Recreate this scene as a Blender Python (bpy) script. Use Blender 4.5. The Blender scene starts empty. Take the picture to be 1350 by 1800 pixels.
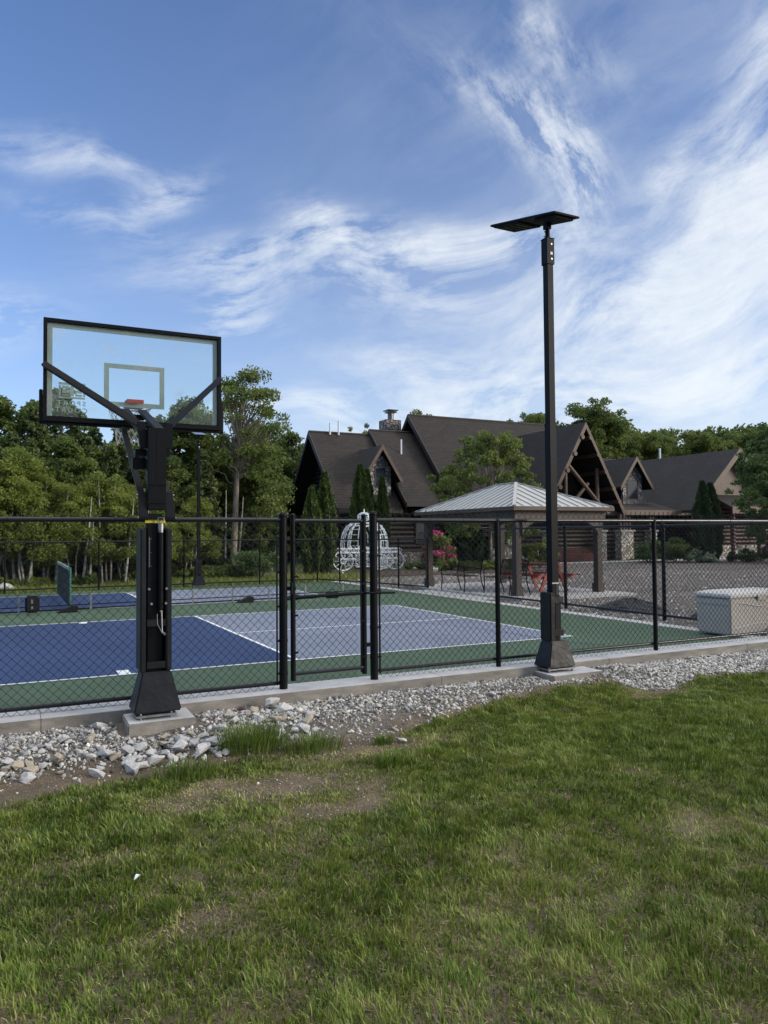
import bpy, bmesh, math, random
import numpy as np
from mathutils import Vector, Matrix
R = math.radians
random.seed(7); rng = np.random.default_rng(11)
sc = bpy.context.scene; COL = sc.collection
# ------------------------------------------------------------------ camera, sky, sun, exposure
cd = bpy.data.cameras.new('camera'); cam = bpy.data.objects.new('camera', cd); COL.objects.link(cam); sc.camera = cam
cd.sensor_fit = 'VERTICAL'; cd.sensor_height = 36; cd.lens = 36*1307.3/1800; cd.clip_start = .05; cd.clip_end = 3000
yaw, pit, roll = .4620, .0318, -.0079
F = Vector((math.sin(yaw)*math.cos(pit), math.cos(yaw)*math.cos(pit), math.sin(pit)))
Rt = Vector((math.cos(yaw), -math.sin(yaw), 0)); Up = Rt.cross(F)
R2 = math.cos(roll)*Rt+math.sin(roll)*Up; U2 = -math.sin(roll)*Rt+math.cos(roll)*Up
cam.matrix_world = Matrix(((R2.x, U2.x, -F.x, -3.322), (R2.y, U2.y, -F.y, -9.251), (R2.z, U2.z, -F.z, 1.615), (0, 0, 0, 1)))
SUN_AZ, SUN_EL = 128, 16
w = bpy.data.worlds.new('World'); sc.world = w; w.use_nodes = True
WN, WL = w.node_tree.nodes, w.node_tree.links; WN.clear()
def wn(t, **k):
    n = WN.new(t)
    for a, b in k.items(): setattr(n, a, b)
    return n
def wput(s, v):
    if hasattr(v, 'is_linked') or isinstance(v, bpy.types.NodeSocket): WL.new(v, s)
    else: s.default_value = v
def wm(op, a, b=0., c=None, clamp=False):
    n = wn('ShaderNodeMath', operation=op, use_clamp=clamp); wput(n.inputs[0], a); wput(n.inputs[1], b)
    if c is not None: wput(n.inputs[2], c)
    return n.outputs[0]
sky = wn('ShaderNodeTexSky', sky_type='NISHITA'); sky.sun_disc = False
sky.sun_elevation = R(SUN_EL); sky.sun_rotation = R(SUN_AZ); sky.air_density = 1.0; sky.dust_density = .6; sky.ozone_density = 2.2
tc = wn('ShaderNodeTexCoord'); sp = wn('ShaderNodeSeparateXYZ'); WL.new(tc.outputs['Generated'], sp.inputs[0])
az = wm('MULTIPLY', wm('ARCTAN2', sp.outputs[0], sp.outputs[1]), 57.2958)
el = wm('MULTIPLY', wm('ARCSINE', sp.outputs[2]), 57.2958)
def raw(vx, vy, scale, det, rough, off):
    cx = wn('ShaderNodeCombineXYZ'); WL.new(vx, cx.inputs[0]); WL.new(vy, cx.inputs[1]); cx.inputs[2].default_value = off
    n = wn('ShaderNodeTexNoise'); WL.new(cx.outputs[0], n.inputs['Vector']); n.inputs['Scale'].default_value = scale; n.inputs['Detail'].default_value = det; n.inputs['Roughness'].default_value = rough
    return n.outputs[0]
az0, el0 = az, el
az = wm('ADD', az0, wm('MULTIPLY', wm('SUBTRACT', raw(az0, el0, .075, 1, .4, 2.2), .5), 11.0))      # slow curl of the wind
el = wm('ADD', el0, wm('MULTIPLY', wm('SUBTRACT', raw(az0, el0, .07, 1, .4, 9.4), .5), 6.0))
def wnoise(sa, se, rot, scale, det, rough, off):
    c, s = math.cos(R(rot)), math.sin(R(rot))
    return raw(wm('ADD', wm('MULTIPLY', az, c*sa), wm('MULTIPLY', el, s*sa)), wm('ADD', wm('MULTIPLY', az, -s*se), wm('MULTIPLY', el, c*se)), scale, det, rough, off)
nH = wnoise(.085, .27, 6, 1.3, 12, .66, 3.1)      # streaks running level
nD = wnoise(.11, .24, -50, 1.3, 12, .66, 7.7)    # streaks falling to the right
nU = wnoise(.09, .21, 30, 1.3, 12, .64, 1.3)     # streaks rising to the right
nF = wnoise(.22, .95, 12, 1.3, 9, .72, 5.0)
nG = raw(az0, el0, .55, 5, .7, 5.0)
def blob(a, e, ra, re, rot, amp):
    c, s = math.cos(R(rot)), math.sin(R(rot))
    da = wm('SUBTRACT', az, a); de = wm('SUBTRACT', el, e)
    u = wm('ADD', wm('MULTIPLY', da, c/ra/1.15), wm('MULTIPLY', de, s/ra/1.15))
    v = wm('ADD', wm('MULTIPLY', da, -s/re/1.3), wm('MULTIPLY', de, c/re/1.3))
    q = wm('ADD', wm('MULTIPLY', u, u), wm('MULTIPLY', v, v))
    return wm('MULTIPLY', wm('EXPONENT', wm('MULTIPLY', q, -1.)), amp)
def total(L):
    o = blob(*L[0])
    for b in L[1:]: o = wm('ADD', o, blob(*b))
    return o
# cloud fields: azimuth, elevation, half widths, tilt, strength
BH = [(3.0, 26.0, 4.5, .7, -4, .65), (9.3, 24.6, 3.0, .8, 22, .85), (5, 22.9, 4.0, .5, -10, .5), (15, 21.0, 5, .9, 4, .8), (22.5, 22.0, 3.5, 1.1, -22, 1.0), (29, 20.9, 7, 1.3, -2, 1.0), (37, 20.5, 5, 1.2, 0, .7),
      (22, 18.9, 9, 1.0, -3, .6), (14.5, 17.2, 2.2, 1.7, 45, 1.0), (-1, 15.8, 4, 1.3, 10, .7), (33, 17.3, 9, 1.3, 0, .4),
      (22, 9.5, 6, 1.0, 4, .8), (32, 12.3, 8, 1.4, -4, .75), (30, 9.3, 7, 1.0, 4, .7), (42, 10.5, 11, 1.6, 4, .9), (36, 6.8, 12, 1.3, 0, .5), (52, 11, 6, 1.6, 6, .9)]
BD = [(34.0, 29.8, 4.5, 1.2, -36, .6), (37.8, 27.6, 3.5, 1.6, -44, .95), (40.5, 25.0, 2.6, 1.7, -58, .95), (41.3, 22.6, 2.2, 1.3, -75, .8), (38, 33, 2.5, 1.2, -50, .6), (42, 31, 3, .9, -20, .35)]
BU = [(53.8, 31, 2.6, 2.0, 60, 1.1), (53, 20.5, 5, 3.2, 40, 1.3), (50, 17.5, 6, 2.6, 25, 1.1), (45, 15.5, 6, 1.8, 15, .9), (39, 15.0, 5, 1.4, 8, .5), (51, 26, 5, 1.2, 32, .45), (47.5, 24, 3, .9, 50, .5), (41, 19, 2.4, 2.4, 70, .6), (55, 24.5, 3, 2, 50, .7)]
def field(B, n, k, t):
    return wm('MULTIPLY', total(B), wm('MULTIPLY', wm('SUBTRACT', n, t), k), clamp=True)
fine = wm('MULTIPLY', wm('ADD', wm('MULTIPLY', nF, 1.4), .1), wm('ADD', nG, .45))
cl = wm('ADD', wm('ADD', field(BH, nH, 4.2, .42), field(BD, nD, 4.2, .42)), field(BU, nU, 3.2, .34))
cl = wm('MULTIPLY', cl, fine)
wisp = wm('MULTIPLY', wm('SUBTRACT', nU, .40), wm('MULTIPLY', wm('SUBTRACT', az, 12), .010), clamp=True)
cl = wm('ADD', cl, wisp)
glow = wm('MULTIPLY', wm('EXPONENT', wm('MULTIPLY', wm('MAXIMUM', el0, 0.), -.085)), wm('MULTIPLY', wm('SUBTRACT', az0, -30), .0095), clamp=True)   # thin milky veil toward the horizon
cl = wm('ADD', cl, glow)
cl = wm('SUBTRACT', 1., wm('EXPONENT', wm('MULTIPLY', cl, -1.5)))
cl = wm('MULTIPLY', cl, wm('GREATER_THAN', el0, -1.))
fill_veil = wm('MULTIPLY', wm('MULTIPLY', wm('SUBTRACT', el0, 42), .06, clamp=True), wm('ADD', nG, .45), clamp=True)   # bright cloud fill added overhead, out of view, to light the ground
tint = wn('ShaderNodeMixRGB', blend_type='MULTIPLY'); tint.inputs[0].default_value = 1; WL.new(sky.outputs[0], tint.inputs[1]); tint.inputs[2].default_value = (.36, .42, .56, 1)
mx = wn('ShaderNodeMixRGB'); WL.new(cl, mx.inputs[0]); WL.new(tint.outputs[0], mx.inputs[1]); mx.inputs[2].default_value = (2.6, 2.74, 2.84, 1)
mv = wn('ShaderNodeMixRGB'); WL.new(fill_veil, mv.inputs[0]); WL.new(mx.outputs[0], mv.inputs[1]); mv.inputs[2].default_value = (7.0, 7.0, 6.7, 1)
bg = wn('ShaderNodeBackground'); bg.inputs[1].default_value = .12; WL.new(mv.outputs[0], bg.inputs[0])
wo = wn('ShaderNodeOutputWorld'); WL.new(bg.outputs[0], wo.inputs[0])
sl = bpy.data.lights.new('sun', 'SUN'); so = bpy.data.objects.new('sun', sl); COL.objects.link(so)
sl.energy = 1.0; sl.angle = R(18); sl.color = (1, .88, .74)
sd = Vector((math.sin(R(SUN_AZ))*math.cos(R(SUN_EL)), math.cos(R(SUN_AZ))*math.cos(R(SUN_EL)), math.sin(R(SUN_EL))))
so.rotation_euler = sd.to_track_quat('Z', 'Y').to_euler(); so.location = sd*60
vs = sc.view_settings; vs.view_transform = 'Standard'; vs.look = 'None'; vs.exposure = 1.6; vs.gamma = 1; vs.use_curve_mapping = False

# ------------------------------------------------------------------ materials
def mat(name, col, col2=None, rough=.6, scale=8, bump=0, bscale=None, metal=0, spec=.5, kind='noise', fac=(.35, .65), coord='Object', detail=6, stretch=(1, 1, 1), big=None):
    m = bpy.data.materials.new(name); m.use_nodes = True; nt = m.node_tree; N, L = nt.nodes, nt.links
    b = N['Principled BSDF']; b.inputs['Roughness'].default_value = rough; b.inputs['Metallic'].default_value = metal; b.inputs['Specular IOR Level'].default_value = spec
    t = N.new('ShaderNodeTexCoord'); mp = N.new('ShaderNodeMapping'); mp.inputs['Scale'].default_value = stretch; L.new(t.outputs[coord], mp.inputs[0])
    if kind == 'voronoi':
        n = N.new('ShaderNodeTexVoronoi'); n.inputs['Scale'].default_value = scale; o = n.outputs['Color']
    else:
        n = N.new('ShaderNodeTexNoise'); n.inputs['Scale'].default_value = scale; n.inputs['Detail'].default_value = detail; n.inputs['Roughness'].default_value = .65; o = n.outputs[0]
    L.new(mp.outputs[0], n.inputs['Vector'])
    cr = N.new('ShaderNodeMapRange'); cr.inputs[1].default_value, cr.inputs[2].default_value = fac; L.new(o, cr.inputs[0])
    mixn = N.new('ShaderNodeMixRGB'); L.new(cr.outputs[0], mixn.inputs[0])
    if col2 is None: col2 = tuple(c*.75 for c in col)
    mixn.inputs[1].default_value = (*col2, 1); mixn.inputs[2].default_value = (*col, 1)
    if big:
        nb = N.new('ShaderNodeTexNoise'); nb.inputs['Scale'].default_value = big[0]; nb.inputs['Detail'].default_value = 7; nb.inputs['Roughness'].default_value = .7; nb.inputs['Distortion'].default_value = .8; L.new(mp.outputs[0], nb.inputs['Vector'])
        rb = N.new('ShaderNodeMapRange'); L.new(nb.outputs[0], rb.inputs[0]); rb.inputs[1].default_value = .3; rb.inputs[2].default_value = .7; rb.inputs[3].default_value, rb.inputs[4].default_value = big[1:]
        mb_ = N.new('ShaderNodeMixRGB'); mb_.blend_type = 'MULTIPLY'; mb_.inputs[0].default_value = 1; L.new(mixn.outputs[0], mb_.inputs[1]); L.new(rb.outputs[0], mb_.inputs[2]); L.new(mb_.outputs[0], b.inputs['Base Color'])
    else: L.new(mixn.outputs[0], b.inputs['Base Color'])
    if bump:
        n2 = N.new('ShaderNodeTexNoise'); n2.inputs['Scale'].default_value = bscale or scale*4; n2.inputs['Detail'].default_value = 5; L.new(mp.outputs[0], n2.inputs['Vector'])
        bp = N.new('ShaderNodeBump'); bp.inputs['Strength'].default_value = bump; bp.inputs['Distance'].default_value = .02; L.new(n2.outputs[0], bp.inputs['Height']); L.new(bp.outputs[0], b.inputs['Normal'])
    return m
M = {}
M['black'] = mat('black_powder_coat', (.0055, .006, .0075), (.004, .0045, .0055), rough=.42, scale=20, bump=.05, spec=.12)
M['rail'] = mat('black_rail_coat', (.006, .0065, .008), (.005, .0055, .007), rough=.3, scale=20, spec=.45)
M['blackmatte'] = mat('black_matte', (.008, .009, .01), (.006, .0065, .0075), rough=.75, scale=14, spec=.25)
M['post'] = mat('dark_bronze_paint', (.005, .006, .0078), (.0035, .0042, .0055), rough=.5, spec=.12, scale=6, bump=.04, stretch=(4, 4, .6))
M['vinyl'] = mat('black_vinyl_pad', (.011, .012, .0135), (.0075, .008, .009), spec=.25, rough=.42, scale=5, bump=.5, bscale=7)
M['wire'] = mat('black_vinyl_wire', (.006, .0065, .009), (.005, .005, .007), rough=.4, scale=30, spec=.25)
M['concrete'] = mat('concrete', (.30, .29, .265), (.19, .18, .16), rough=.85, scale=5, bump=.35, bscale=45, fac=(.3, .7))
M['kerbc'] = mat('kerb_concrete', (.29, .265, .23), (.17, .155, .13), rough=.82, scale=3.2, bump=.5, bscale=60, fac=(.3, .7), stretch=(1, 1, 3), big=(1.7, .6, 1.2))  # browner body tone, shade of the front face put into the colour
M['kerblit'] = mat('lit_top_concrete', (.50, .51, .52), (.40, .40, .40), rough=.75, scale=2.5, bump=.15, bscale=60, big=(2.2, .75, 1.08))  # paler concrete for upward faces, overhead light painted into the colour
M['white'] = mat('white_paint', (.72, .74, .76), (.6, .62, .64), rough=.6, scale=9)
M['whitemetal'] = mat('white_metal', (.70, .76, .80), (.58, .64, .68), rough=.45, scale=12)
M['steel'] = mat('galvanised_steel', (.36, .36, .36), (.22, .22, .23), rough=.4, metal=.9, scale=20)
M['flue'] = mat('weathered_flue_metal', (.22, .2, .19), (.09, .075, .07), rough=.45, metal=.6, scale=5)
M['orange'] = mat('orange_paint', (.27, .035, .02), (.2, .028, .016), rough=.45)
M['yellow'] = mat('yellow_label', (.55, .47, .03), (.4, .33, .02), rough=.5, scale=60)
M['net'] = mat('white_cord', (.62, .62, .6), (.5, .5, .48), rough=.8)
M['boxlt'] = mat('beige_resin', (.40, .37, .325), (.36, .335, .295), rough=.6, scale=6, bump=.03)
M['boxlid'] = mat('pale_resin', (.50, .49, .47), (.46, .45, .43), rough=.55, scale=6, bump=.03)
M['timber'] = mat('stained_timber', (.06, .045, .033), (.03, .022, .017), rough=.7, scale=4, bump=.3, stretch=(1, 1, .25))
M['timberh'] = mat('stained_beam', (.10, .074, .054), (.055, .04, .029), rough=.7, scale=4, bump=.3, stretch=(.25, .25, 2))
M['trim'] = mat('brown_trim', (.095, .058, .037), (.058, .035, .022), rough=.6, scale=3, bump=.15)
M['trimdk'] = mat('dark_brown_trim', (.024, .018, .016), (.015, .012, .011), rough=.65, scale=3, bump=.15)
M['log'] = mat('dark_log', (.03, .019, .015), (.014, .010, .008), rough=.6, scale=3, bump=.3, stretch=(.5, .5, 3))
M['logred'] = mat('red_brown_log', (.065, .028, .018), (.035, .016, .011), rough=.55, scale=3, bump=.2)
M['deepwood'] = mat('soffit_wood', (.022, .009, .006), (.012, .006, .005), rough=.7, scale=4)
M['glassdk'] = mat('dark_window_glass', (.02, .028, .04), (.012, .018, .026), rough=.08, scale=1)
M['redwood'] = mat('red_painted_wood', (.33, .06, .035), (.22, .04, .025), rough=.6, scale=7, bump=.2)
M['bark'] = mat('grey_bark', (.27, .23, .19), (.13, .11, .09), rough=.9, scale=6, bump=.6, stretch=(1, 1, .3))
M['birchbark'] = mat('pale_birch_bark', (.42, .40, .35), (.2, .18, .15), rough=.8, scale=9, bump=.2, stretch=(1, 1, .6))
M['darkbark'] = mat('dark_bark', (.07, .058, .048), (.035, .03, .025), rough=.9, scale=6, bump=.6, stretch=(1, 1, .3))
M['metalroof'] = mat('metal_roof', (.42, .42, .40), (.37, .37, .355), rough=.5, metal=.15, scale=2)
M['patio'] = mat('slab_concrete', (.42, .42, .41), (.34, .335, .325), rough=.8, scale=2.5, bump=.1)
M['walk'] = mat('pavement_concrete', (.36, .36, .36), (.29, .29, .285), rough=.85, scale=1.5, bump=.1)
M['mulch'] = mat('mulch', (.06, .04, .028), (.03, .02, .015), rough=.95, scale=18, bump=.6)
M['turf'] = mat('far_turf', (.10, .125, .035), (.05, .075, .02), rough=.95, scale=7, bump=.5, bscale=60)
M['lot'] = mat('crushed_asphalt', (.13, .115, .105), (.06, .054, .052), rough=.95, scale=40, bump=.6, bscale=90, fac=(.3, .62), big=(.5, .55, 1.35), stretch=(.3, 1.2, 1))
M['mound'] = mat('dark_millings', (.055, .055, .06), (.025, .025, .028), rough=.95, scale=35, bump=.8, bscale=60)
M['brick'] = mat('red_brick', (.18, .062, .042), (.10, .036, .026), rough=.8, scale=3, bump=.3)
M['litter'] = mat('white_plastic_scrap', (.7, .75, .8), (.6, .65, .7), rough=.5)
def courtmat(name, c, c2):
    m = mat(name, c, c2, rough=.72, scale=.9, bump=.12, bscale=220, fac=(.25, .75), detail=8, spec=.3, big=(.35, .78, 1.16)); return m
M['cgreen'] = courtmat('green_court_paint', (.060, .100, .060), (.046, .080, .047))
M['cblue'] = courtmat('blue_court_paint', (.022, .046, .125), (.017, .036, .10))
M['cgrey'] = courtmat('lilac_court_paint', (.175, .2, .265), (.148, .17, .225))
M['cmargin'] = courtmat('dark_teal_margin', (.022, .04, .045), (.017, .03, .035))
M['cdark'] = mat('dark_court_line', (.05, .065, .11), (.04, .05, .09), rough=.7)
def rooftile(name, c1, c2, axis):
    m = bpy.data.materials.new(name); m.use_nodes = True; N, L = m.node_tree.nodes, m.node_tree.links; b = N['Principled BSDF']; b.inputs['Roughness'].default_value = .85
    t = N.new('ShaderNodeNewGeometry'); s = N.new('ShaderNodeSeparateXYZ'); L.new(t.outputs['Position'], s.inputs[0]); c = N.new('ShaderNodeCombineXYZ')
    L.new(s.outputs[axis], c.inputs[0]); L.new(s.outputs[2], c.inputs[1])
    br = N.new('ShaderNodeTexBrick'); L.new(c.outputs[0], br.inputs['Vector']); br.inputs['Scale'].default_value = 1
    br.inputs['Brick Width'].default_value = .45; br.inputs['Row Height'].default_value = .16; br.inputs['Mortar Size'].default_value = .012; br.inputs['Mortar Smooth'].default_value = .3; br.inputs['Bias'].default_value = -.1
    br.inputs['Color1'].default_value = (*c1, 1); br.inputs['Color2'].default_value = (*c2, 1); br.inputs['Mortar'].default_value = tuple(x*.35 for x in c2)+(1,)
    n = N.new('ShaderNodeTexNoise'); n.inputs['Scale'].default_value = .7; n.inputs['Detail'].default_value = 6; L.new(t.outputs['Position'], n.inputs['Vector'])
    mr = N.new('ShaderNodeMapRange'); L.new(n.outputs[0], mr.inputs[0]); mr.inputs[1].default_value = .3; mr.inputs[2].default_value = .7; mr.inputs[3].default_value = .7; mr.inputs[4].default_value = 1.25
    mm = N.new('ShaderNodeMixRGB'); mm.blend_type = 'MULTIPLY'; mm.inputs[0].default_value = 1; L.new(br.outputs[0], mm.inputs[1]); L.new(mr.outputs[0], mm.inputs[2]); L.new(mm.outputs[0], b.inputs['Base Color'])
    bp = N.new('ShaderNodeBump'); bp.inputs['Strength'].default_value = .8; bp.inputs['Distance'].default_value = .03; L.new(br.outputs['Fac'], bp.inputs['Height']); bp.invert = True; L.new(bp.outputs[0], b.inputs['Normal'])
    return m
M['roofx'] = rooftile('brown_shingles', (.020, .0135, .011), (.009, .007, .0065), 0)
M['roofy'] = rooftile('charcoal_shingles', (.016, .0145, .0165), (.0095, .009, .0105), 1)
def stonemat(name, cs, scale, mort=.12):
    m = bpy.data.materials.new(name); m.use_nodes = True; N, L = m.node_tree.nodes, m.node_tree.links; b = N['Principled BSDF']; b.inputs['Roughness'].default_value = .85
    t = N.new('ShaderNodeTexCoord'); v = N.new('ShaderNodeTexVoronoi'); v.inputs['Scale'].default_value = scale; L.new(t.outputs['Object'], v.inputs['Vector'])
    v2 = N.new('ShaderNodeTexVoronoi'); v2.feature = 'DISTANCE_TO_EDGE'; v2.inputs['Scale'].default_value = scale; L.new(t.outputs['Object'], v2.inputs['Vector'])
    s = N.new('ShaderNodeSeparateColor'); L.new(v.outputs['Color'], s.inputs[0])
    cr = N.new('ShaderNodeValToRGB'); L.new(s.outputs[0], cr.inputs[0]); e = cr.color_ramp.elements; e[0].color = (*cs[0], 1); e[1].color = (*cs[1], 1)
    k = e.new(.5); k.color = (*cs[2], 1)
    th = N.new('ShaderNodeMapRange'); L.new(v2.outputs[0], th.inputs[0]); th.inputs[1].default_value = .02; th.inputs[2].default_value = mort
    mm = N.new('ShaderNodeMixRGB'); L.new(th.outputs[0], mm.inputs[0]); mm.inputs[1].default_value = tuple(x*.3 for x in cs[0])+(1,); L.new(cr.outputs[0], mm.inputs[2]); L.new(mm.outputs[0], b.inputs['Base Color'])
    bp = N.new('ShaderNodeBump'); bp.inputs['Strength'].default_value = .8; bp.inputs['Distance'].default_value = .05; L.new(th.outputs[0], bp.inputs['Height']); L.new(bp.outputs[0], b.inputs['Normal'])
    return m
M['stone'] = stonemat('fieldstone', ((.13, .12, .115), (.36, .35, .34), (.22, .2, .19)), 4.5)
M['stonelt'] = stonemat('pale_fieldstone', ((.30, .27, .22), (.62, .58, .5), (.46, .43, .38)), 5)
def vcolmat(name, attr, cols, rough=.8, trans=0., spec=.3, nscale=0):
    """three-colour ramp driven by a per-piece random value stored in the mesh"""
    m = bpy.data.materials.new(name); m.use_nodes = True; N, L = m.node_tree.nodes, m.node_tree.links; b = N['Principled BSDF']; b.inputs['Roughness'].default_value = rough; b.inputs['Specular IOR Level'].default_value = spec
    a = N.new('ShaderNodeAttribute'); a.attribute_name = attr; cr = N.new('ShaderNodeValToRGB'); L.new(a.outputs['Fac'], cr.inputs[0]); e = cr.color_ramp.elements
    e[0].color = (*cols[0], 1); e[1].color = (*cols[-1], 1)
    for i, c in enumerate(cols[1:-1]): k = e.new((i+1)/(len(cols)-1)); k.color = (*c, 1)
    out = cr.outputs[0]
    if nscale:
        t = N.new('ShaderNodeTexCoord'); n = N.new('ShaderNodeTexNoise'); n.inputs['Scale'].default_value = nscale; n.inputs['Detail'].default_value = 5; L.new(t.outputs['Object'], n.inputs['Vector'])
        mr = N.new('ShaderNodeMapRange'); L.new(n.outputs[0], mr.inputs[0]); mr.inputs[1].default_value = .3; mr.inputs[2].default_value = .7; mr.inputs[3].default_value = .6; mr.inputs[4].default_value = 1.2
        mm = N.new('ShaderNodeMixRGB'); mm.blend_type = 'MULTIPLY'; mm.inputs[0].default_value = 1; L.new(out, mm.inputs[1]); L.new(mr.outputs[0], mm.inputs[2]); out = mm.outputs[0]
    L.new(out, b.inputs['Base Color'])
    if trans:
        tr = N.new('ShaderNodeBsdfTranslucent'); L.new(out, tr.inputs[0]); ms = N.new('ShaderNodeMixShader'); ms.inputs[0].default_value = trans
        L.new(b.outputs[0], ms.inputs[1]); L.new(tr.outputs[0], ms.inputs[2]); L.new(ms.outputs[0], N['Material Output'].inputs[0])
    return m
M['grass'] = vcolmat('grass_blades', 'var', ((.068, .108, .019), (.125, .185, .030), (.19, .25, .043), (.275, .305, .075), (.44, .38, .2)), rough=.55, trans=.3)
M['leafbirch'] = vcolmat('birch_leaves', 'var', ((.11, .155, .03), (.175, .225, .045), (.25, .29, .065)), trans=.5, rough=.5)
M['leafdark'] = vcolmat('dark_leaves', 'var', ((.055, .088, .024), (.105, .15, .036), (.17, .215, .055)), trans=.45, rough=.55)
M['leafmid'] = vcolmat('mid_leaves', 'var', ((.07, .105, .028), (.13, .175, .042), (.20, .245, .065)), trans=.45, rough=.5)
M['leafcool'] = vcolmat('blue_green_leaves', 'var', ((.06, .105, .035), (.10, .16, .052), (.155, .22, .075)), trans=.42, rough=.5)
M['leafneedle'] = vcolmat('needles', 'var', ((.04, .062, .022), (.075, .108, .034), (.12, .155, .05)), trans=.3, rough=.7)
M['leafarb'] = vcolmat('arborvitae_sprays', 'var', ((.03, .055, .014), (.055, .085, .018), (.09, .125, .025)), trans=.15, rough=.7)
M['leafarbdk'] = vcolmat('dark_arborvitae_sprays', 'var', ((.022, .045, .018), (.038, .068, .026), (.055, .09, .034)), trans=.15, rough=.7)
M['flowerpink'] = vcolmat('pink_blossom', 'var', ((.35, .015, .12), (.6, .04, .24), (.75, .10, .36)), trans=.2)
M['flowermauve'] = vcolmat('mauve_blossom', 'var', ((.28, .1, .24), (.4, .18, .36), (.5, .28, .45)), trans=.2)
M['variegated'] = vcolmat('variegated_leaves', 'var', ((.06, .10, .03), (.35, .42, .25), (.6, .65, .5)), trans=.2)
M['rock'] = vcolmat('rubble_stone', 'var', ((.13, .125, .12), (.32, .31, .295), (.54, .53, .5), (.60, .55, .45)), rough=.9, nscale=9)
M['rockbig'] = mat('broken_ledge_rock', (.62, .61, .59), (.32, .315, .31), rough=.88, scale=7, bump=.7, bscale=22, fac=(.3, .6))
M['rocktan'] = mat('tan_rock', (.52, .46, .35), (.30, .26, .2), rough=.88, scale=7, bump=.7, bscale=22)
M['rockred'] = mat('red_brown_rock', (.22, .09, .06), (.13, .06, .045), rough=.88, scale=9, bump=.6)
# glass
g = bpy.data.materials.new('backboard_glass'); g.use_nodes = True; N, L = g.node_tree.nodes, g.node_tree.links; N.remove(N['Principled BSDF'])
tb = N.new('ShaderNodeBsdfTransparent'); tb.inputs[0].default_value = (.93, .97, .95, 1); gl = N.new('ShaderNodeBsdfGlossy'); gl.inputs['Roughness'].default_value = .02; gl.inputs[0].default_value = (.9, .95, 1, 1)
fr = N.new('ShaderNodeFresnel'); fr.inputs[0].default_value = 1.5
fm = N.new('ShaderNodeMath'); fm.operation = 'MULTIPLY'; L.new(fr.outputs[0], fm.inputs[0]); fm.inputs[1].default_value = .6
ms = N.new('ShaderNodeMixShader'); L.new(fm.outputs[0], ms.inputs[0]); L.new(tb.outputs[0], ms.inputs[1]); L.new(gl.outputs[0], ms.inputs[2])
tc2 = N.new('ShaderNodeTexCoord'); nz = N.new('ShaderNodeTexNoise'); nz.inputs['Scale'].default_value = 3.2; nz.inputs['Detail'].default_value = 9; nz.inputs['Roughness'].default_value = .75; L.new(tc2.outputs['Object'], nz.inputs['Vector'])
mr = N.new('ShaderNodeMapRange'); L.new(nz.outputs[0], mr.inputs[0]); mr.inputs[1].default_value = .52; mr.inputs[2].default_value = .66; mr.inputs[3].default_value = .012; mr.inputs[4].default_value = .16
df = N.new('ShaderNodeBsdfDiffuse'); df.inputs[0].default_value = (.6, .62, .6, 1); m3 = N.new('ShaderNodeMixShader'); L.new(mr.outputs[0], m3.inputs[0]); L.new(ms.outputs[0], m3.inputs[1]); L.new(df.outputs[0], m3.inputs[2]); L.new(m3.outputs[0], N['Material Output'].inputs[0])
M['glass'] = g
M['frost'] = mat('pale_grey_print', (.42, .46, .42), (.36, .40, .36), rough=.5)
g = bpy.data.materials.new('screen_mesh'); g.use_nodes = True; N, L = g.node_tree.nodes, g.node_tree.links; b = N['Principled BSDF']; b.inputs['Base Color'].default_value = (.006, .012, .012, 1); b.inputs['Roughness'].default_value = .9
t = N.new('ShaderNodeTexCoord'); ck = N.new('ShaderNodeTexNoise'); ck.inputs['Scale'].default_value = 90; L.new(t.outputs['Object'], ck.inputs['Vector']); gt = N.new('ShaderNodeMapRange'); gt.inputs[1].default_value = .38; gt.inputs[2].default_value = .5; gt.inputs[3].default_value = .35; L.new(ck.outputs[0], gt.inputs[0]); L.new(gt.outputs[0], b.inputs['Alpha'])
M['netting'] = g

# ------------------------------------------------------------------ mesh helpers
def link(name, me, m=None, parent=None):
    o = bpy.data.objects.new(name, me); COL.objects.link(o)
    if m is not None: me.materials.append(M[m] if isinstance(m, str) else m)
    if parent is not None: o.parent = parent
    return o
def npmesh(name, V, faces, var=None, smooth=False):
    """faces: list of (n,k) index arrays"""
    me = bpy.data.meshes.new(name); V = np.asarray(V, np.float32); me.vertices.add(len(V)); me.vertices.foreach_set('co', V.ravel())
    faces = [np.asarray(f, np.int32) for f in faces if len(f)]
    li = np.concatenate([f.ravel() for f in faces]); sz = np.concatenate([np.full(len(f), f.shape[1], np.int32) for f in faces])
    me.loops.add(len(li)); me.loops.foreach_set('vertex_index', li); me.polygons.add(len(sz)); st = np.concatenate([[0], np.cumsum(sz)[:-1]]).astype(np.int32)
    me.polygons.foreach_set('loop_start', st); me.polygons.foreach_set('loop_total', sz)
    if smooth: me.polygons.foreach_set('use_smooth', np.ones(len(sz), bool))
    if var is not None:
        a = me.attributes.new('var', 'FLOAT', 'POINT'); a.data.foreach_set('value', np.asarray(var, np.float32))
    me.update(); me.validate(verbose=False); return me
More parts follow.
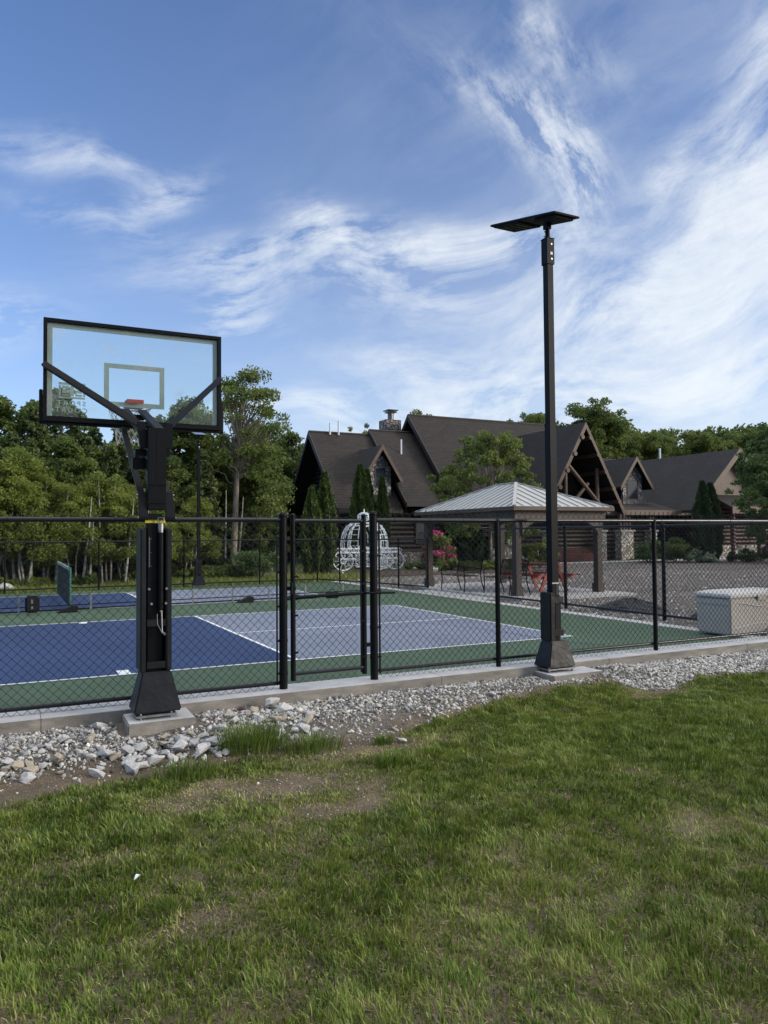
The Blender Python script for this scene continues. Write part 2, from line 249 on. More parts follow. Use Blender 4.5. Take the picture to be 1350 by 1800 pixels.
class MB:
    K = 1
    def __init__(s): s.v = []; s.f = []
    def add(s, V, Fs): b = len(s.v); s.v += [tuple(x) for x in V]; s.f += [tuple(i+b for i in f) for f in Fs]; return s
    def box(s, c, d, rot=None):
        h = [x/2 for x in d]; P = [Vector((x*h[0], y*h[1], z*h[2])) for x in (-1, 1) for y in (-1, 1) for z in (-1, 1)]
        if rot is not None: P = [rot @ p for p in P]
        return s.add([p+Vector(c) for p in P], [(0, 1, 3, 2), (4, 6, 7, 5), (0, 4, 5, 1), (2, 3, 7, 6), (0, 2, 6, 4), (1, 5, 7, 3)])
    def b2(s, a, b): return s.box([(x+y)/2 for x, y in zip(a, b)], [abs(y-x) for x, y in zip(a, b)])
    def beam(s, p0, p1, wd, dp, up=(0, 0, 1)):
        p0, p1 = Vector(p0), Vector(p1); z = (p1-p0); l = z.length; z.normalize(); x = Vector(up).cross(z)
        if x.length < 1e-4: x = Vector((1, 0, 0))
        x.normalize(); y = z.cross(x); m = Matrix((x, y, z)).transposed()
        return s.box((p0+p1)/2, (wd, dp, l), m)
    def tube(s, pts, r, n=8, cap=True):
        pts = [Vector(p) for p in pts]; rs = r if isinstance(r, (list, tuple)) else [r*MB.K]*len(pts); V = []; Fs = []; px = None
        for i, p in enumerate(pts):
            t = (pts[min(i+1, len(pts)-1)]-pts[max(i-1, 0)]); t.normalize() if t.length > 0 else None
            if px is None: px = t.orthogonal().normalized()
            px = (px-t*px.dot(t)); px.normalize(); py = t.cross(px)
            V += [p+(px*math.cos(2*math.pi*k/n)+py*math.sin(2*math.pi*k/n))*rs[i] for k in range(n)]
        for i in range(len(pts)-1):
            for k in range(n): Fs.append((i*n+k, i*n+(k+1) % n, (i+1)*n+(k+1) % n, (i+1)*n+k))
        if cap: Fs.append(tuple(range(n-1, -1, -1))); Fs.append(tuple((len(pts)-1)*n+k for k in range(n)))
        return s.add(V, Fs)
    def cyl(s, p0, p1, r, n=12, r2=None): return s.tube([p0, p1], [r, r if r2 is None else r2], n)
    def prism(s, poly, axis, a, b):
        """polygon in the two other axes, extruded along axis from a to b"""
        def P(u, v, t): return {0: (t, u, v), 1: (u, t, v), 2: (u, v, t)}[axis]
        n = len(poly); V = [P(u, v, a) for u, v in poly]+[P(u, v, b) for u, v in poly]
        return s.add(V, [tuple(range(n)), tuple(range(2*n-1, n-1, -1))]+[(i, (i+1) % n, (i+1) % n+n, i+n) for i in range(n)])
    def frustum(s, c, d0, d1, z0, z1, n=1):
        V = [(c[0]+x*d0[0]/2, c[1]+y*d0[1]/2, z0) for x, y in ((-1, -1), (1, -1), (1, 1), (-1, 1))]+[(c[0]+x*d1[0]/2, c[1]+y*d1[1]/2, z1) for x, y in ((-1, -1), (1, -1), (1, 1), (-1, 1))]
        return s.add(V, [(3, 2, 1, 0), (4, 5, 6, 7)]+[(i, (i+1) % 4, (i+1) % 4+4, i+4) for i in range(4)])
    def ball(s, c, r, n=8, sq=(1, 1, 1)):
        V = []; Fs = []
        for i in range(n+1):
            for k in range(n*2): a, b = math.pi*i/n, math.pi*k/n; V.append((c[0]+r*sq[0]*math.sin(a)*math.cos(b), c[1]+r*sq[1]*math.sin(a)*math.sin(b), c[2]+r*sq[2]*math.cos(a)))
        for i in range(n):
            for k in range(2*n): Fs.append((i*2*n+k, i*2*n+(k+1) % (2*n), (i+1)*2*n+(k+1) % (2*n), (i+1)*2*n+k))
        return s.add(V, Fs)
    def build(s, name, m, parent=None, smooth=False, bevel=0, seg=2):
        off = Vector(parent_loc(parent)); me = bpy.data.meshes.new(name); me.from_pydata([Vector(v)-off for v in s.v], [], s.f)
        bm = bmesh.new(); bm.from_mesh(me); bmesh.ops.remove_doubles(bm, verts=bm.verts, dist=1e-5)
        bmesh.ops.recalc_face_normals(bm, faces=bm.faces)
        if bevel:
            es = [e for e in bm.edges if len(e.link_faces) == 2 and e.calc_face_angle(0) > .5]
            bmesh.ops.bevel(bm, geom=es, offset=bevel, segments=seg, affect='EDGES', clamp_overlap=True)
        bm.to_mesh(me); bm.free()
        if smooth:
            me.polygons.foreach_set('use_smooth', [True]*len(me.polygons))
            try: me.set_sharp_from_angle(angle=R(40))
            except Exception: pass
        return link(name, me, m, parent)
def parent_loc(p):
    l = Vector((0, 0, 0))
    while p is not None: l = l+Vector(p.location); p = p.parent
    return l
def tag(o, label=None, cat=None, group=None, kind=None):
    if label: o['label'] = label
    if cat: o['category'] = cat
    if group: o['group'] = group
    if kind: o['kind'] = kind
    return o
def thing(name, loc, label, cat, group=None):
    o = bpy.data.objects.new(name, None); COL.objects.link(o); o.location = loc; o.empty_display_size = .2
    return tag(o, label, cat, group)
def copy_tree(o, parent=None):
    c = o.copy(); COL.objects.link(c); c.parent = parent
    for ch in list(o.children): copy_tree(ch, c)
    return c
def vnoise(x, y, freq, seed, oct=1):
    out = 0; amp = 1; tot = 0
    for k in range(oct):
        r = np.random.default_rng(seed+k); G = r.random((128, 128)); xx, yy = np.asarray(x)*freq*2**k+37.3, np.asarray(y)*freq*2**k+51.7
        xi, yi = np.floor(xx).astype(int), np.floor(yy).astype(int); fx, fy = xx-xi, yy-yi; fx = fx*fx*(3-2*fx); fy = fy*fy*(3-2*fy)
        g = lambda a, b: G[a % 128, b % 128]
        out = out+amp*((g(xi, yi)*(1-fx)+g(xi+1, yi)*fx)*(1-fy)+(g(xi, yi+1)*(1-fx)+g(xi+1, yi+1)*fx)*fy); tot += amp; amp *= .5
    return out/tot

# ------------------------------------------------------------------ ground
EDGE = np.array([(-9, -3.5), (-3.4, -3.52), (-3.15, -3.46), (-2.84, -3.37), (-2.44, -3.36), (-2.14, -3.5), (-1.83, -3.34), (-1.44, -3.25), (-1.04, -3.3), (-.63, -3.3), (-.2, -3.2), (.07, -3.06), (.7, -2.84), (1.28, -2.72), (2.12, -2.62), (2.9, -2.62), (3.1, -2.95), (3.4, -3.05), (4.2, -2.75), (5.28, -2.9), (7, -2.95), (14, -3)])
def edge_y(x): return np.interp(x, EDGE[:, 0], EDGE[:, 1])
BARE = [(-1.65, -3.98, .75, .27, .95), (-1.35, -4.6, .5, .22, .85), (-.5, -3.52, .8, .28, .9), (-2.9, -4.75, .26, .14, .55), (.5, -5.9, .35, .2, .5), (-.95, -4.3, .35, .3, .55), (-2.55, -5.7, .14, .09, .6), (-.9, -5.75, .3, .14, .4), (3.1, -3.1, .5, .18, .6), (1.0, -5.0, .25, .12, .35)]
def bare(x, y):
    o = np.zeros_like(x)
    xx = x+.5*(vnoise(x, y, 2.2, 5, 2)-.5); yy = y+.35*(vnoise(x, y, 2.6, 15, 2)-.5)
    for cx, cy, rx, ry, a in BARE: o = np.maximum(o, a*np.exp(-(((xx-cx)/rx)**2+((yy-cy)/ry)**2)**1.4))
    return o
def gz(x, y):
    x = np.asarray(x, float); y = np.asarray(y, float)
    t = np.clip((-2.13-y)/1.2, 0, 1); t = t*t*(3-2*t)
    z = -.055-.135*t+.035*(vnoise(x, y, 1.1, 3, 3)-.5)*t+.02*(vnoise(x, y, 5, 9, 2)-.5)
    for cx, cy, rx, ry, h in ((3.15, -2.42, .5, .16, .10), (-1.75, -2.5, .35, .16, .07), (.9, -2.35, .7, .15, .03), (-2.9, -2.62, .6, .2, .03), (-1.2, -2.6, .5, .25, .03), (2.0, -2.6, .6, .12, .04)):
        z = z+h*np.exp(-((x-cx)/rx)**2-((y-cy)/ry)**2)
    return z
def grid(xs, ys, zf, name, m, **k):
    X, Y = np.meshgrid(xs, ys); Z = zf(X, Y); V = np.stack([X.ravel(), Y.ravel(), Z.ravel()], 1); nx = len(xs)
    i = np.arange(len(ys)-1)[:, None]*nx+np.arange(nx-1)[None]; i = i.ravel()
    o = link(name, npmesh(name, V, [np.stack([i, i+1, i+nx+1, i+nx], 1)], smooth=True), m); tag(o, **k); return o
# soil under the lawn: brown dirt, thatch and stone dust, by place
m = bpy.data.materials.new('soil'); m.use_nodes = True; N, L = m.node_tree.nodes, m.node_tree.links; b = N['Principled BSDF']; b.inputs['Roughness'].default_value = .95
t = N.new('ShaderNodeNewGeometry'); n1 = N.new('ShaderNodeTexNoise'); n1.inputs['Scale'].default_value = 3; n1.inputs['Detail'].default_value = 9; n1.inputs['Roughness'].default_value = .7; L.new(t.outputs['Position'], n1.inputs['Vector'])
n2 = N.new('ShaderNodeTexNoise'); n2.inputs['Scale'].default_value = 70; n2.inputs['Detail'].default_value = 4; L.new(t.outputs['Position'], n2.inputs['Vector'])
cr = N.new('ShaderNodeValToRGB'); L.new(n1.outputs[0], cr.inputs[0]); e = cr.color_ramp.elements; e[0].position = .3; e[0].color = (.05, .038, .022, 1); e[1].position = .72; e[1].color = (.17, .125, .08, 1)
at = N.new('ShaderNodeAttribute'); at.attribute_name = 'var'
mg = N.new('ShaderNodeMixRGB'); L.new(at.outputs['Fac'], mg.inputs[0]); L.new(cr.outputs[0], mg.inputs[1]); mg.inputs[2].default_value = (.12, .112, .10, 1)
mr = N.new('ShaderNodeMapRange'); L.new(n2.outputs[0], mr.inputs[0]); mr.inputs[1].default_value = .3; mr.inputs[2].default_value = .7; mr.inputs[3].default_value = .45; mr.inputs[4].default_value = 1.4
mm = N.new('ShaderNodeMixRGB'); mm.blend_type = 'MULTIPLY'; mm.inputs[0].default_value = 1; L.new(mg.outputs[0], mm.inputs[1]); L.new(mr.outputs[0], mm.inputs[2]); L.new(mm.outputs[0], b.inputs['Base Color'])
bp = N.new('ShaderNodeBump'); bp.inputs['Strength'].default_value = .9; bp.inputs['Distance'].default_value = .02; L.new(n2.outputs[0], bp.inputs['Height']); L.new(bp.outputs[0], b.inputs['Normal'])
M['soil'] = m
xs = np.concatenate([np.linspace(-300, -12, 14), np.linspace(-10, 12, 441), np.linspace(14, 300, 14)]); ys = np.concatenate([np.linspace(-300, -14, 12), np.linspace(-12, -2.1, 199)])
lawn = grid(xs, ys, gz, 'lawn_ground', 'soil', kind='structure')
co = np.empty(len(lawn.data.vertices)*3); lawn.data.vertices.foreach_get('co', co); co = co.reshape(-1, 3)
a = lawn.data.attributes.new('var', 'FLOAT', 'POINT'); a.data.foreach_set('value', np.clip((co[:, 1]-np.where(co[:, 0] < -1.4, np.maximum(edge_y(co[:, 0]), -3.1), edge_y(co[:, 0]))+.1-.35*vnoise(co[:, 0], co[:, 1], 3, 8, 2))*3, 0, 1)*(.55+.45*vnoise(co[:, 0], co[:, 1], 2, 18, 2)).astype(np.float32))
def slab(name, m, x0, x1, y0, y1, z, th=.05, kind='structure'):
    return tag(MB().b2((x0, y0, z-th), (x1, y1, z)).build(name, m), kind=kind)
slab('ground', 'turf', -300, 300, -2.12, 400, -.03, .3)
slab('court_surface', 'cgreen', -30, 6.75, -1.72, 15.25, 0, .02)
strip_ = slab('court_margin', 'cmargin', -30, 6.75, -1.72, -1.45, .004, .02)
slab('kerb', 'kerbc', -30, 30, -2.13, -1.72, .055, .35)
slab('kerb_top_lit', 'kerblit', -30, 30, -2.124, -1.724, .059, .0035)  # thin pale sheet that paints the light on top of the kerb
jt = MB()
for x in (-4.9, -3.1, .92, 3.35, 5.9, 8.3): jt.b2((x-.002, -2.1315, -.06), (x+.002, -1.73, .0598))
tag(jt.build('kerb_joint', 'blackmatte'), kind='structure')
slab('court_edging', 'patio', 6.75, 7.05, -1.72, 15.25, .012, .1)
slab('lot', 'lot', 7.05, 130, -1.72, 22.0, .004, .03)
slab('lot_far', 'lot', 44, 130, 22.0, 60, .004, .03)
slab('path', 'walk', 15, 44, 22.0, 23.6, .05, .1)
slab('garden_bed', 'mulch', 7.05, 18, 17.0, 22.0, .03, .06)
def strip(name, m, x0, y0, x1, y1, z=.004):
    me = bpy.data.meshes.new(name); me.from_pydata([(x0, y0, z), (x1, y0, z), (x1, y1, z), (x0, y1, z)], [], [(0, 1, 2, 3)]); return tag(link(name, me, m), kind='structure')
ft = .3048; W2 = .026
strip('court_blue', 'cblue', -14*ft, 0, 0, 20*ft); strip('court_grey', 'cgrey', 0, 0, 15*ft, 20*ft); strip('court_grey_left', 'cgrey', -29*ft, 0, -14*ft, 20*ft)
def line(x0, y0, x1, y1, z=.008, m='white', nm='court_line'):
    return strip(nm, m, min(x0, x1)-W2, min(y0, y1)-W2, max(x0, x1)+W2, max(y0, y1)+W2, z)
for y in (0, 20*ft): line(-29*ft, y, 15*ft, y)
for x in (-29*ft, -14*ft, 0, 15*ft): line(x, 0, x, 20*ft, .0084)
for x0, x1 in ((-29*ft, -14*ft), (0, 15*ft)): line(x0, 10*ft, x1, 10*ft, .0088)
strip('court_tick', 'white', -7*ft-.07, W2, -7*ft+.07, .3, .009); strip('court_tick', 'white', -7*ft-.07, 20*ft-.25, -7*ft+.07, 20*ft-W2, .009)
# second court beyond the divider
c2a, c2b = 8.9, 13.7
strip('court_blue', 'cblue', -14*ft, c2a, -.35, c2b); strip('court_grey', 'cgrey', -.35, c2a, 4.22, c2b); strip('court_grey_left', 'cgrey', -9, c2a, -14*ft, c2b)
for y in (c2a, c2b): line(-9, y, 4.22, y)
for x in (-9, -14*ft, -.35, 4.22): line(x, c2a, x, c2b, .0084)
line(-.35, (c2a+c2b)/2, 4.22, (c2a+c2b)/2, .0088)
# thin dark arc of a basketball line
arc = [(2.35, 4.4), (2.85, 3.8), (3.23, 3.22), (3.6, 2.28), (3.85, 1.48), (3.96, .73), (3.98, .2), (4.1, -.4), (4.4, -.95)]
V = []; 
for i, (x, y) in enumerate(arc):
    t = Vector((arc[min(i+1, len(arc)-1)][0]-arc[max(i-1, 0)][0], arc[min(i+1, len(arc)-1)][1]-arc[max(i-1, 0)][1])).normalized(); V += [(x-t.y*.018, y+t.x*.018, .0075), (x+t.y*.018, y-t.x*.018, .0075)]
me = bpy.data.meshes.new('court_line_dark'); me.from_pydata(V, [], [(2*i, 2*i+1, 2*i+3, 2*i+2) for i in range(len(arc)-1)]); tag(link('court_line_dark', me, 'cdark'), kind='structure')
# ------------------------------------------------------------------ lawn grass (uncountable)
def grass_mesh(n, x0, x1, y0, y1, seed, hmin=.024, hmax=.06, dens=None, wd=.0025):
    r = np.random.default_rng(seed); x = r.uniform(x0, x1, n); y = r.uniform(y0, y1, n)
    k = r.random(n) < dens(x, y); x, y = x[k], y[k]; n = len(x)
    hn = vnoise(x, y, 2.3, 21, 3); clump = vnoise(x, y, 8, 31, 2); tf = vnoise(x, y, 17, 33)
    h = (hmin+(hmax-hmin)*r.random(n)**1.3)*(.45+1.0*hn)*(.5+.95*clump)*(.7+.5*tf)*1.15; h *= 1-.7*bare(x, y); h = np.clip(h, .008, .12)
    a = r.normal(0, .9, n)+3.2*vnoise(x, y, 1.6, 41, 2)+4*vnoise(x, y, 12, 43); lean = h*(.08+.85*r.random(n)**1.8); flat = r.random(n) < .09; lean = np.where(flat, h*1.6, lean); h = np.where(flat, h*.45, h)
    dx, dy = np.cos(a), np.sin(a); px, py = -dy, dx; z = gz(x, y)-.004; wv = wd*(.6+.7*r.random(n))
    far = np.clip((y+7.5)/5, 0, 1); wv = wv*(1+.9*far)
    P = lambda t, s, wf: np.stack([x+dx*lean*s+px*wv*wf, y+dy*lean*s+py*wv*wf, z+h*t*(1-.25*(lean/h)*s)], 1)
    V = np.stack([P(0, 0, 1), P(0, 0, -1), P(.5, .28, .85), P(.5, .28, -.85), P(1, 1, 0)], 1).reshape(-1, 3)
    i = np.arange(n)[:, None]*5
    var = .31+.42*(vnoise(x, y, 1.1, 51, 3)-.5)+.45*(vnoise(x, y, 9, 53)-.5)+.6*(r.random(n)-.5)+.25*bare(x, y); var = np.where(r.random(n) < .045+.6*bare(x, y)+.45*flat, .85+.15*r.random(n), var)
    return npmesh('lawn_grass', V, [i+np.array([[1, 0, 2, 3]]), i+np.array([[3, 2, 4]])], np.repeat(np.clip(var, 0, 1), 5))
def dens(x, y):
    e = edge_y(x)+.16*(vnoise(x, y, 5, 61, 2)-.5); d = np.clip((e-y)*6, 0, 1)
    d = d*(1-bare(x, y)*.9)*np.clip(.5+.7*vnoise(x, y, 4, 71, 2)+.45*(vnoise(x, y, 15, 73)-.5), .15, 1)
    vis = 1/(1+np.exp(-((x-(-3.3))*1.0+1.6*(y+9.25)+6)*4)); return np.clip(d, 0, 1)
def infront(x, y):   # keep blades to the ground the photo can see, with a margin for a step aside
    ca = np.degrees(np.arctan2(x+3.32, y+9.25)); return (ca > -14) & (ca < 68)
tag(link('lawn_grass', grass_mesh(950000, -5.2, 9.5, -7.6, -2.2, 5, dens=lambda x, y: dens(x, y)*infront(x, y)), 'grass'), 'short green lawn grass with straw coloured bare patches', 'grass', kind='stuff')
def tuft(name, x, y, n, rad, h, label, seed):
    r = np.random.default_rng(seed); a = r.uniform(0, 2*np.pi, n); d = rad*r.random(n)**.6; bx, by = x+d*np.cos(a), y+d*np.sin(a)*.6
    hh = h*(.4+.6*r.random(n)); le = hh*(.15+.5*r.random(n)); a2 = a+r.normal(0, .6, n); z = gz(bx, by)
    px, py = -np.sin(a2), np.cos(a2); wv = .003
    P = lambda t, s, wf: np.stack([bx+np.cos(a2)*le*s+px*wv*wf, by+np.sin(a2)*le*s+py*wv*wf, z+hh*t], 1)
    V = np.stack([P(0, 0, 1), P(0, 0, -1), P(.4, .15, 1), P(.4, .15, -1), P(.75, .5, .8), P(.75, .5, -.8), P(.95, 1, 0)], 1).reshape(-1, 3); i = np.arange(n)[:, None]*7
    V = V-np.array([[x, y, 0]])
    me = npmesh(name, V, [i+np.array([[1, 0, 2, 3]]), i+np.array([[3, 2, 4, 5]]), i+np.array([[5, 4, 6]])], np.repeat(np.clip(r.normal(.12, .12, n), 0, .6), 7))
    o = link(name, me, 'grass'); o.location = (x, y, 0); return tag(o, label, 'grass tuft')
tuft('grass_tuft', -1.5, -3.08, 620, .3, .24, 'tall dark green grass tuft growing up through the rubble right of the hoop', 1)
tuft('grass_tuft', -1.05, -3.28, 420, .28, .13, 'low broad green tuft just right of the tall one at the rubble edge', 2)
tuft('grass_tuft', -.62, -3.98, 240, .18, .12, 'green tuft standing alone in the bare patch of lawn', 3)
tuft('grass_tuft', -2.14, -3.5, 420, .25, .15, 'bushy green tuft at the lawn edge below the hoop footing', 4)
tuft('grass_tuft', -.45, -3.42, 160, .1, .1, 'small thin tuft on the dirt below the gate', 5)
# ------------------------------------------------------------------ rocks and gravel
def rockshape(seed, sub=False):
    r = random.Random(seed); bm = bmesh.new()
    for i in range(15 if not sub else 11):
        v = Vector((r.gauss(0, 1), r.gauss(0, 1), r.gauss(0, 1))).normalized()*r.uniform(.8, 1.1); bm.verts.new((v.x*1.15, v.y*.9, v.z*.7))
    bmesh.ops.convex_hull(bm, input=bm.verts); bmesh.ops.delete(bm, geom=[v for v in bm.verts if not v.link_faces], context='VERTS')
    if not sub: bmesh.ops.bevel(bm, geom=bm.edges[:], offset=.022, segments=1, affect='EDGES')
    bmesh.ops.triangulate(bm, faces=bm.faces); bmesh.ops.recalc_face_normals(bm, faces=bm.faces); return bm
small = []
for i in range(10):
    bm = rockshape(100+i, True); bm.verts.index_update(); small.append((np.array([v.co[:] for v in bm.verts]), np.array([[v.index for v in f.verts] for f in bm.faces]))); bm.free()
def scatter(name, pos, size, seed, **k):
    r = np.random.default_rng(seed); VV = []; FF = []; va = []; base = 0; pick = r.integers(0, len(small), len(pos))
    for i, (V, Fc) in enumerate(small):
        p = pos[pick == i]; s = size[pick == i]; n = len(p)
        if n == 0: continue
        q = r.normal(size=(n, 4)); q[:, 1:3] *= .5; q /= np.linalg.norm(q, axis=1)[:, None]; w_, x_, y_, z_ = q.T
        Rm = np.stack([1-2*(y_**2+z_**2), 2*(x_*y_-z_*w_), 2*(x_*z_+y_*w_), 2*(x_*y_+z_*w_), 1-2*(x_**2+z_**2), 2*(y_*z_-x_*w_), 2*(x_*z_-y_*w_), 2*(y_*z_+x_*w_), 1-2*(x_**2+y_**2)], 1).reshape(n, 3, 3)
        P = np.einsum('nij,vj->nvi', Rm, V)*s[:, None, None]+p[:, None, :]; nv = len(V)
        VV.append(P.reshape(-1, 3)); FF.append((Fc[None]+np.arange(n)[:, None, None]*nv+base).reshape(-1, 3)); va.append(np.repeat(np.clip(r.normal(.42, .3, n), 0, 1), nv)); base += n*nv
    return tag(link(name, npmesh(name, np.concatenate(VV), FF, np.concatenate(va)), 'rock'), **k)
def gpos(n, seed, dens_f, x0=-5.5, x1=9):
    r = np.random.default_rng(seed); x = r.uniform(x0, x1, n); y = r.uniform(-3.7, -2.12, n); k = r.random(n) < dens_f(x, y)
    foot = ((x > -2.5) & (x < -1.8) & (y > -2.6)) | ((x > 2.15) & (x < 2.95) & (y > -2.5)); k &= ~foot
    x, y = x[k], y[k]; return np.stack([x, y, gz(x, y)], 1), r
def dg(x, y):
    e = edge_y(x); t = np.clip((y-e+np.where(x > -.9, .08, 0))/np.where(x > -.9, .14, .35), 0, 1); dirt = np.where(x < -1.6, np.clip((y+3.05)/.2, 0, 1)*.9+.1, np.clip((y-e+.1)/.2, 0, 1)*.8+.2*t)
    dirt = np.where((x > -1.4) & (x < .3), np.clip((y+2.85)/.25, 0, 1)*.85+.15, dirt); hole = np.exp(-((x-1.6)/.35)**2-((y+2.5)/.12)**2)*.8
    return t*dirt*(.35+.9*vnoise(x, y, 3.1, 81, 2))*(1-hole)
p, r = gpos(85000, 1, dg); s = np.exp(r.normal(-4.75, .5, len(p))); big = r.random(len(p)) < np.clip((p[:, 0]-1.9)/1.6, 0, 1); s = np.where(big, np.clip(s*1.5, .006, .024), np.clip(s, .004, .026))
def dg2(x, y): return dg(x, y)*np.where(x < .9, .55+.5*vnoise(x, y, 2, 91, 2), np.clip(.22+.4*(x-2.2), .22, .62))
p2, r = gpos(5200, 21, dg2); s2 = np.where(p2[:, 0] > 2.7, r.uniform(.013, .026, len(p2)), r.uniform(.014, .036, len(p2))*(1-.4*np.clip((p2[:, 0]+.7)/2, 0, 1)))
p3, r = gpos(26000, 23, lambda x, y: .35*np.clip((y-edge_y(x)+.1)*3, 0, 1)*vnoise(x, y, 4, 17, 2)); p4 = np.stack([r.uniform(-4, 2, 2600), r.uniform(-5, -3.2, 2600), np.zeros(2600)], 1); p4 = p4[r.random(len(p4)) < bare(p4[:, 0], p4[:, 1])]; p4[:, 2] = gz(p4[:, 0], p4[:, 1])
p = np.concatenate([p, p2, p3, p4]); s = np.concatenate([s, s2, np.exp(r.normal(-5.3, .35, len(p3))), np.exp(r.normal(-5.4, .4, len(p4)))]); p[:, 2] += s*.35
scatter('gravel', p, s, 2, label='loose grey crushed stone spread along the concrete kerb', cat='gravel', kind='stuff')
ROCKS = []
for i in range(12):
    bm = rockshape(i+3); me = bpy.data.meshes.new('rock'); bm.to_mesh(me); bm.free(); me.materials.append(M['rocktan' if i in (4, 9) else 'rockbig']); ROCKS.append(me)
def rock(x, y, s, label, i=None, group=None, m=None, dz=0):
    me = ROCKS[random.randrange(12) if i is None else i]
    if m: me = me.copy(); me.materials[0] = M[m]
    o = bpy.data.objects.new('rock', me); COL.objects.link(o); o.scale = (s*random.uniform(.85, 1.2), s*random.uniform(.85, 1.15), s*random.uniform(.8, 1.1))
    o.rotation_euler = (random.uniform(-.5, .5), random.uniform(-.5, .5), random.uniform(0, 6.28)); o.location = (x, y, float(gz(x, y))+s*.42+dz); return tag(o, label, 'rock', group)
placed = []
def free(x, y, s):
    for a, b_, c in placed:
        if (a-x)**2+(b_-y)**2 < (.68*(s+c))**2: return False
    placed.append((x, y, s)); return True
def one(x, y, s, label, **k): placed.append((x, y, s)); rock(x, y, s, label, **k)
one(-2.62, -2.28, .07, 'angular grey rock sitting alone against the kerb left of the hoop footing')
one(-1.08, -2.3, .085, 'flat topped pale rock resting against the kerb left of the gate post', dz=.04)
one(-1.38, -2.33, .05, 'small red brown rock touching the kerb right of the hoop', m='rockred', dz=.02)
one(-1.93, -3.08, .085, 'largest square edged pale rock in the heap, left of the tall grass tuft', i=2)
one(-1.78, -2.93, .09, 'large blue grey jagged rock behind the tall grass tuft', i=5)
one(-2.2, -3.22, .05, 'rounded grey rock lying apart on the dirt below the hoop footing', i=1)
one(1.15, -2.36, .055, 'lone blue grey pointed rock near the kerb midway to the lamp footing', i=7)
one(1.25, -2.62, .05, 'round pale stone on the gravel left of the lamp footing', i=8)
one(-.28, -3.45, .045, 'white flat stone lying on the dirt near the lawn edge', i=3)
one(-.5, -4.9, .017, 'tiny white stone in the lawn by the bare patch', i=3)
one(-1.02, -4.86, .015, 'tiny pale pebble at the front of the bare patch', i=6)
one(-1.0, -2.42, .085, 'long pale rock lying just in front of the gate post kerb', i=0)
one(-2.75, -3.2, .06, 'pale wedge shaped rock at the front of the rubble on bare dirt', i=6)
GR = [('left of the hoop footing', 'rubble rocks left of the hoop', -4.6, -2.5, -3.12, -2.5, 100, .024, .072),
      ('in the rubble below the hoop footing', 'rubble rocks below the hoop', -2.5, -1.72, -3.2, -2.68, 50, .024, .072),
      ('in the rubble between hoop and gate', 'rubble rocks between hoop and gate', -1.75, -.7, -3.0, -2.28, 84, .022, .068),
      ('along the kerb under the gate', 'stones under the gate', -.7, 1.1, -2.66, -2.25, 45, .018, .045)]
for where, grp, x0, x1, y0, y1, n, s0, s1 in GR:
    k = 0
    for _ in range(6000):
        if k >= n: break
        x, y, s = random.uniform(x0, x1), random.uniform(y0, y1), s0+(s1-s0)*random.random()**1.8
        if -2.55 < x < -1.78 and y > -2.66: continue
        s *= 1.15 if y < -2.85 else .85
        if free(x, y, s*.9):
            i = random.randrange(12); look = ('large ' if s > .062 else 'fist sized ' if s > .042 else 'small ')+('tan' if i in (4, 9) else 'grey white')
            rock(x, y, s, look+' broken rock '+where, i=i, group=grp, dz=random.uniform(-.3, .45)*s); k += 1
me = bpy.data.meshes.new('plastic_scrap'); V = []
for i in range(6):
    t = i/5; ww = .012*(1-.4*t); V += [(-2.75+t*.02-ww, -5.24+t*.05, -.125+.015*math.sin(t*3)), (-2.75+t*.02+ww, -5.24+t*.05, -.12+.012*math.sin(t*3+1))]
me.from_pydata(V, [], [(2*i, 2*i+1, 2*i+3, 2*i+2) for i in range(5)]); o = link('plastic_scrap', me, 'litter'); tag(o, 'white scrap of plastic lying in the lawn at lower left', 'litter')
sm = o.modifiers.new('s', 'SOLIDIFY'); sm.thickness = .002
# ------------------------------------------------------------------ concrete footings
for nm, x0, x1, y0, z, lb in (('concrete_footing', -2.44, -1.86, -2.56, .02, 'square concrete footing under the basketball hoop post'), ('concrete_footing', 2.18, 2.92, -2.5, .0, 'square concrete footing under the tall solar lamp post')):
    o = thing(nm, ((x0+x1)/2, y0, z), lb, 'footing'); MB().b2((x0, y0, -.3), (x1, -2.131, z)).build('block', 'kerbc', o, bevel=.01); MB().b2((x0+.012, y0+.012, z+.0005), (x1-.012, -2.14, z+.004)).build('lit_top_face', 'kerblit', o)  # footing tops get the same painted-in top light as the kerb
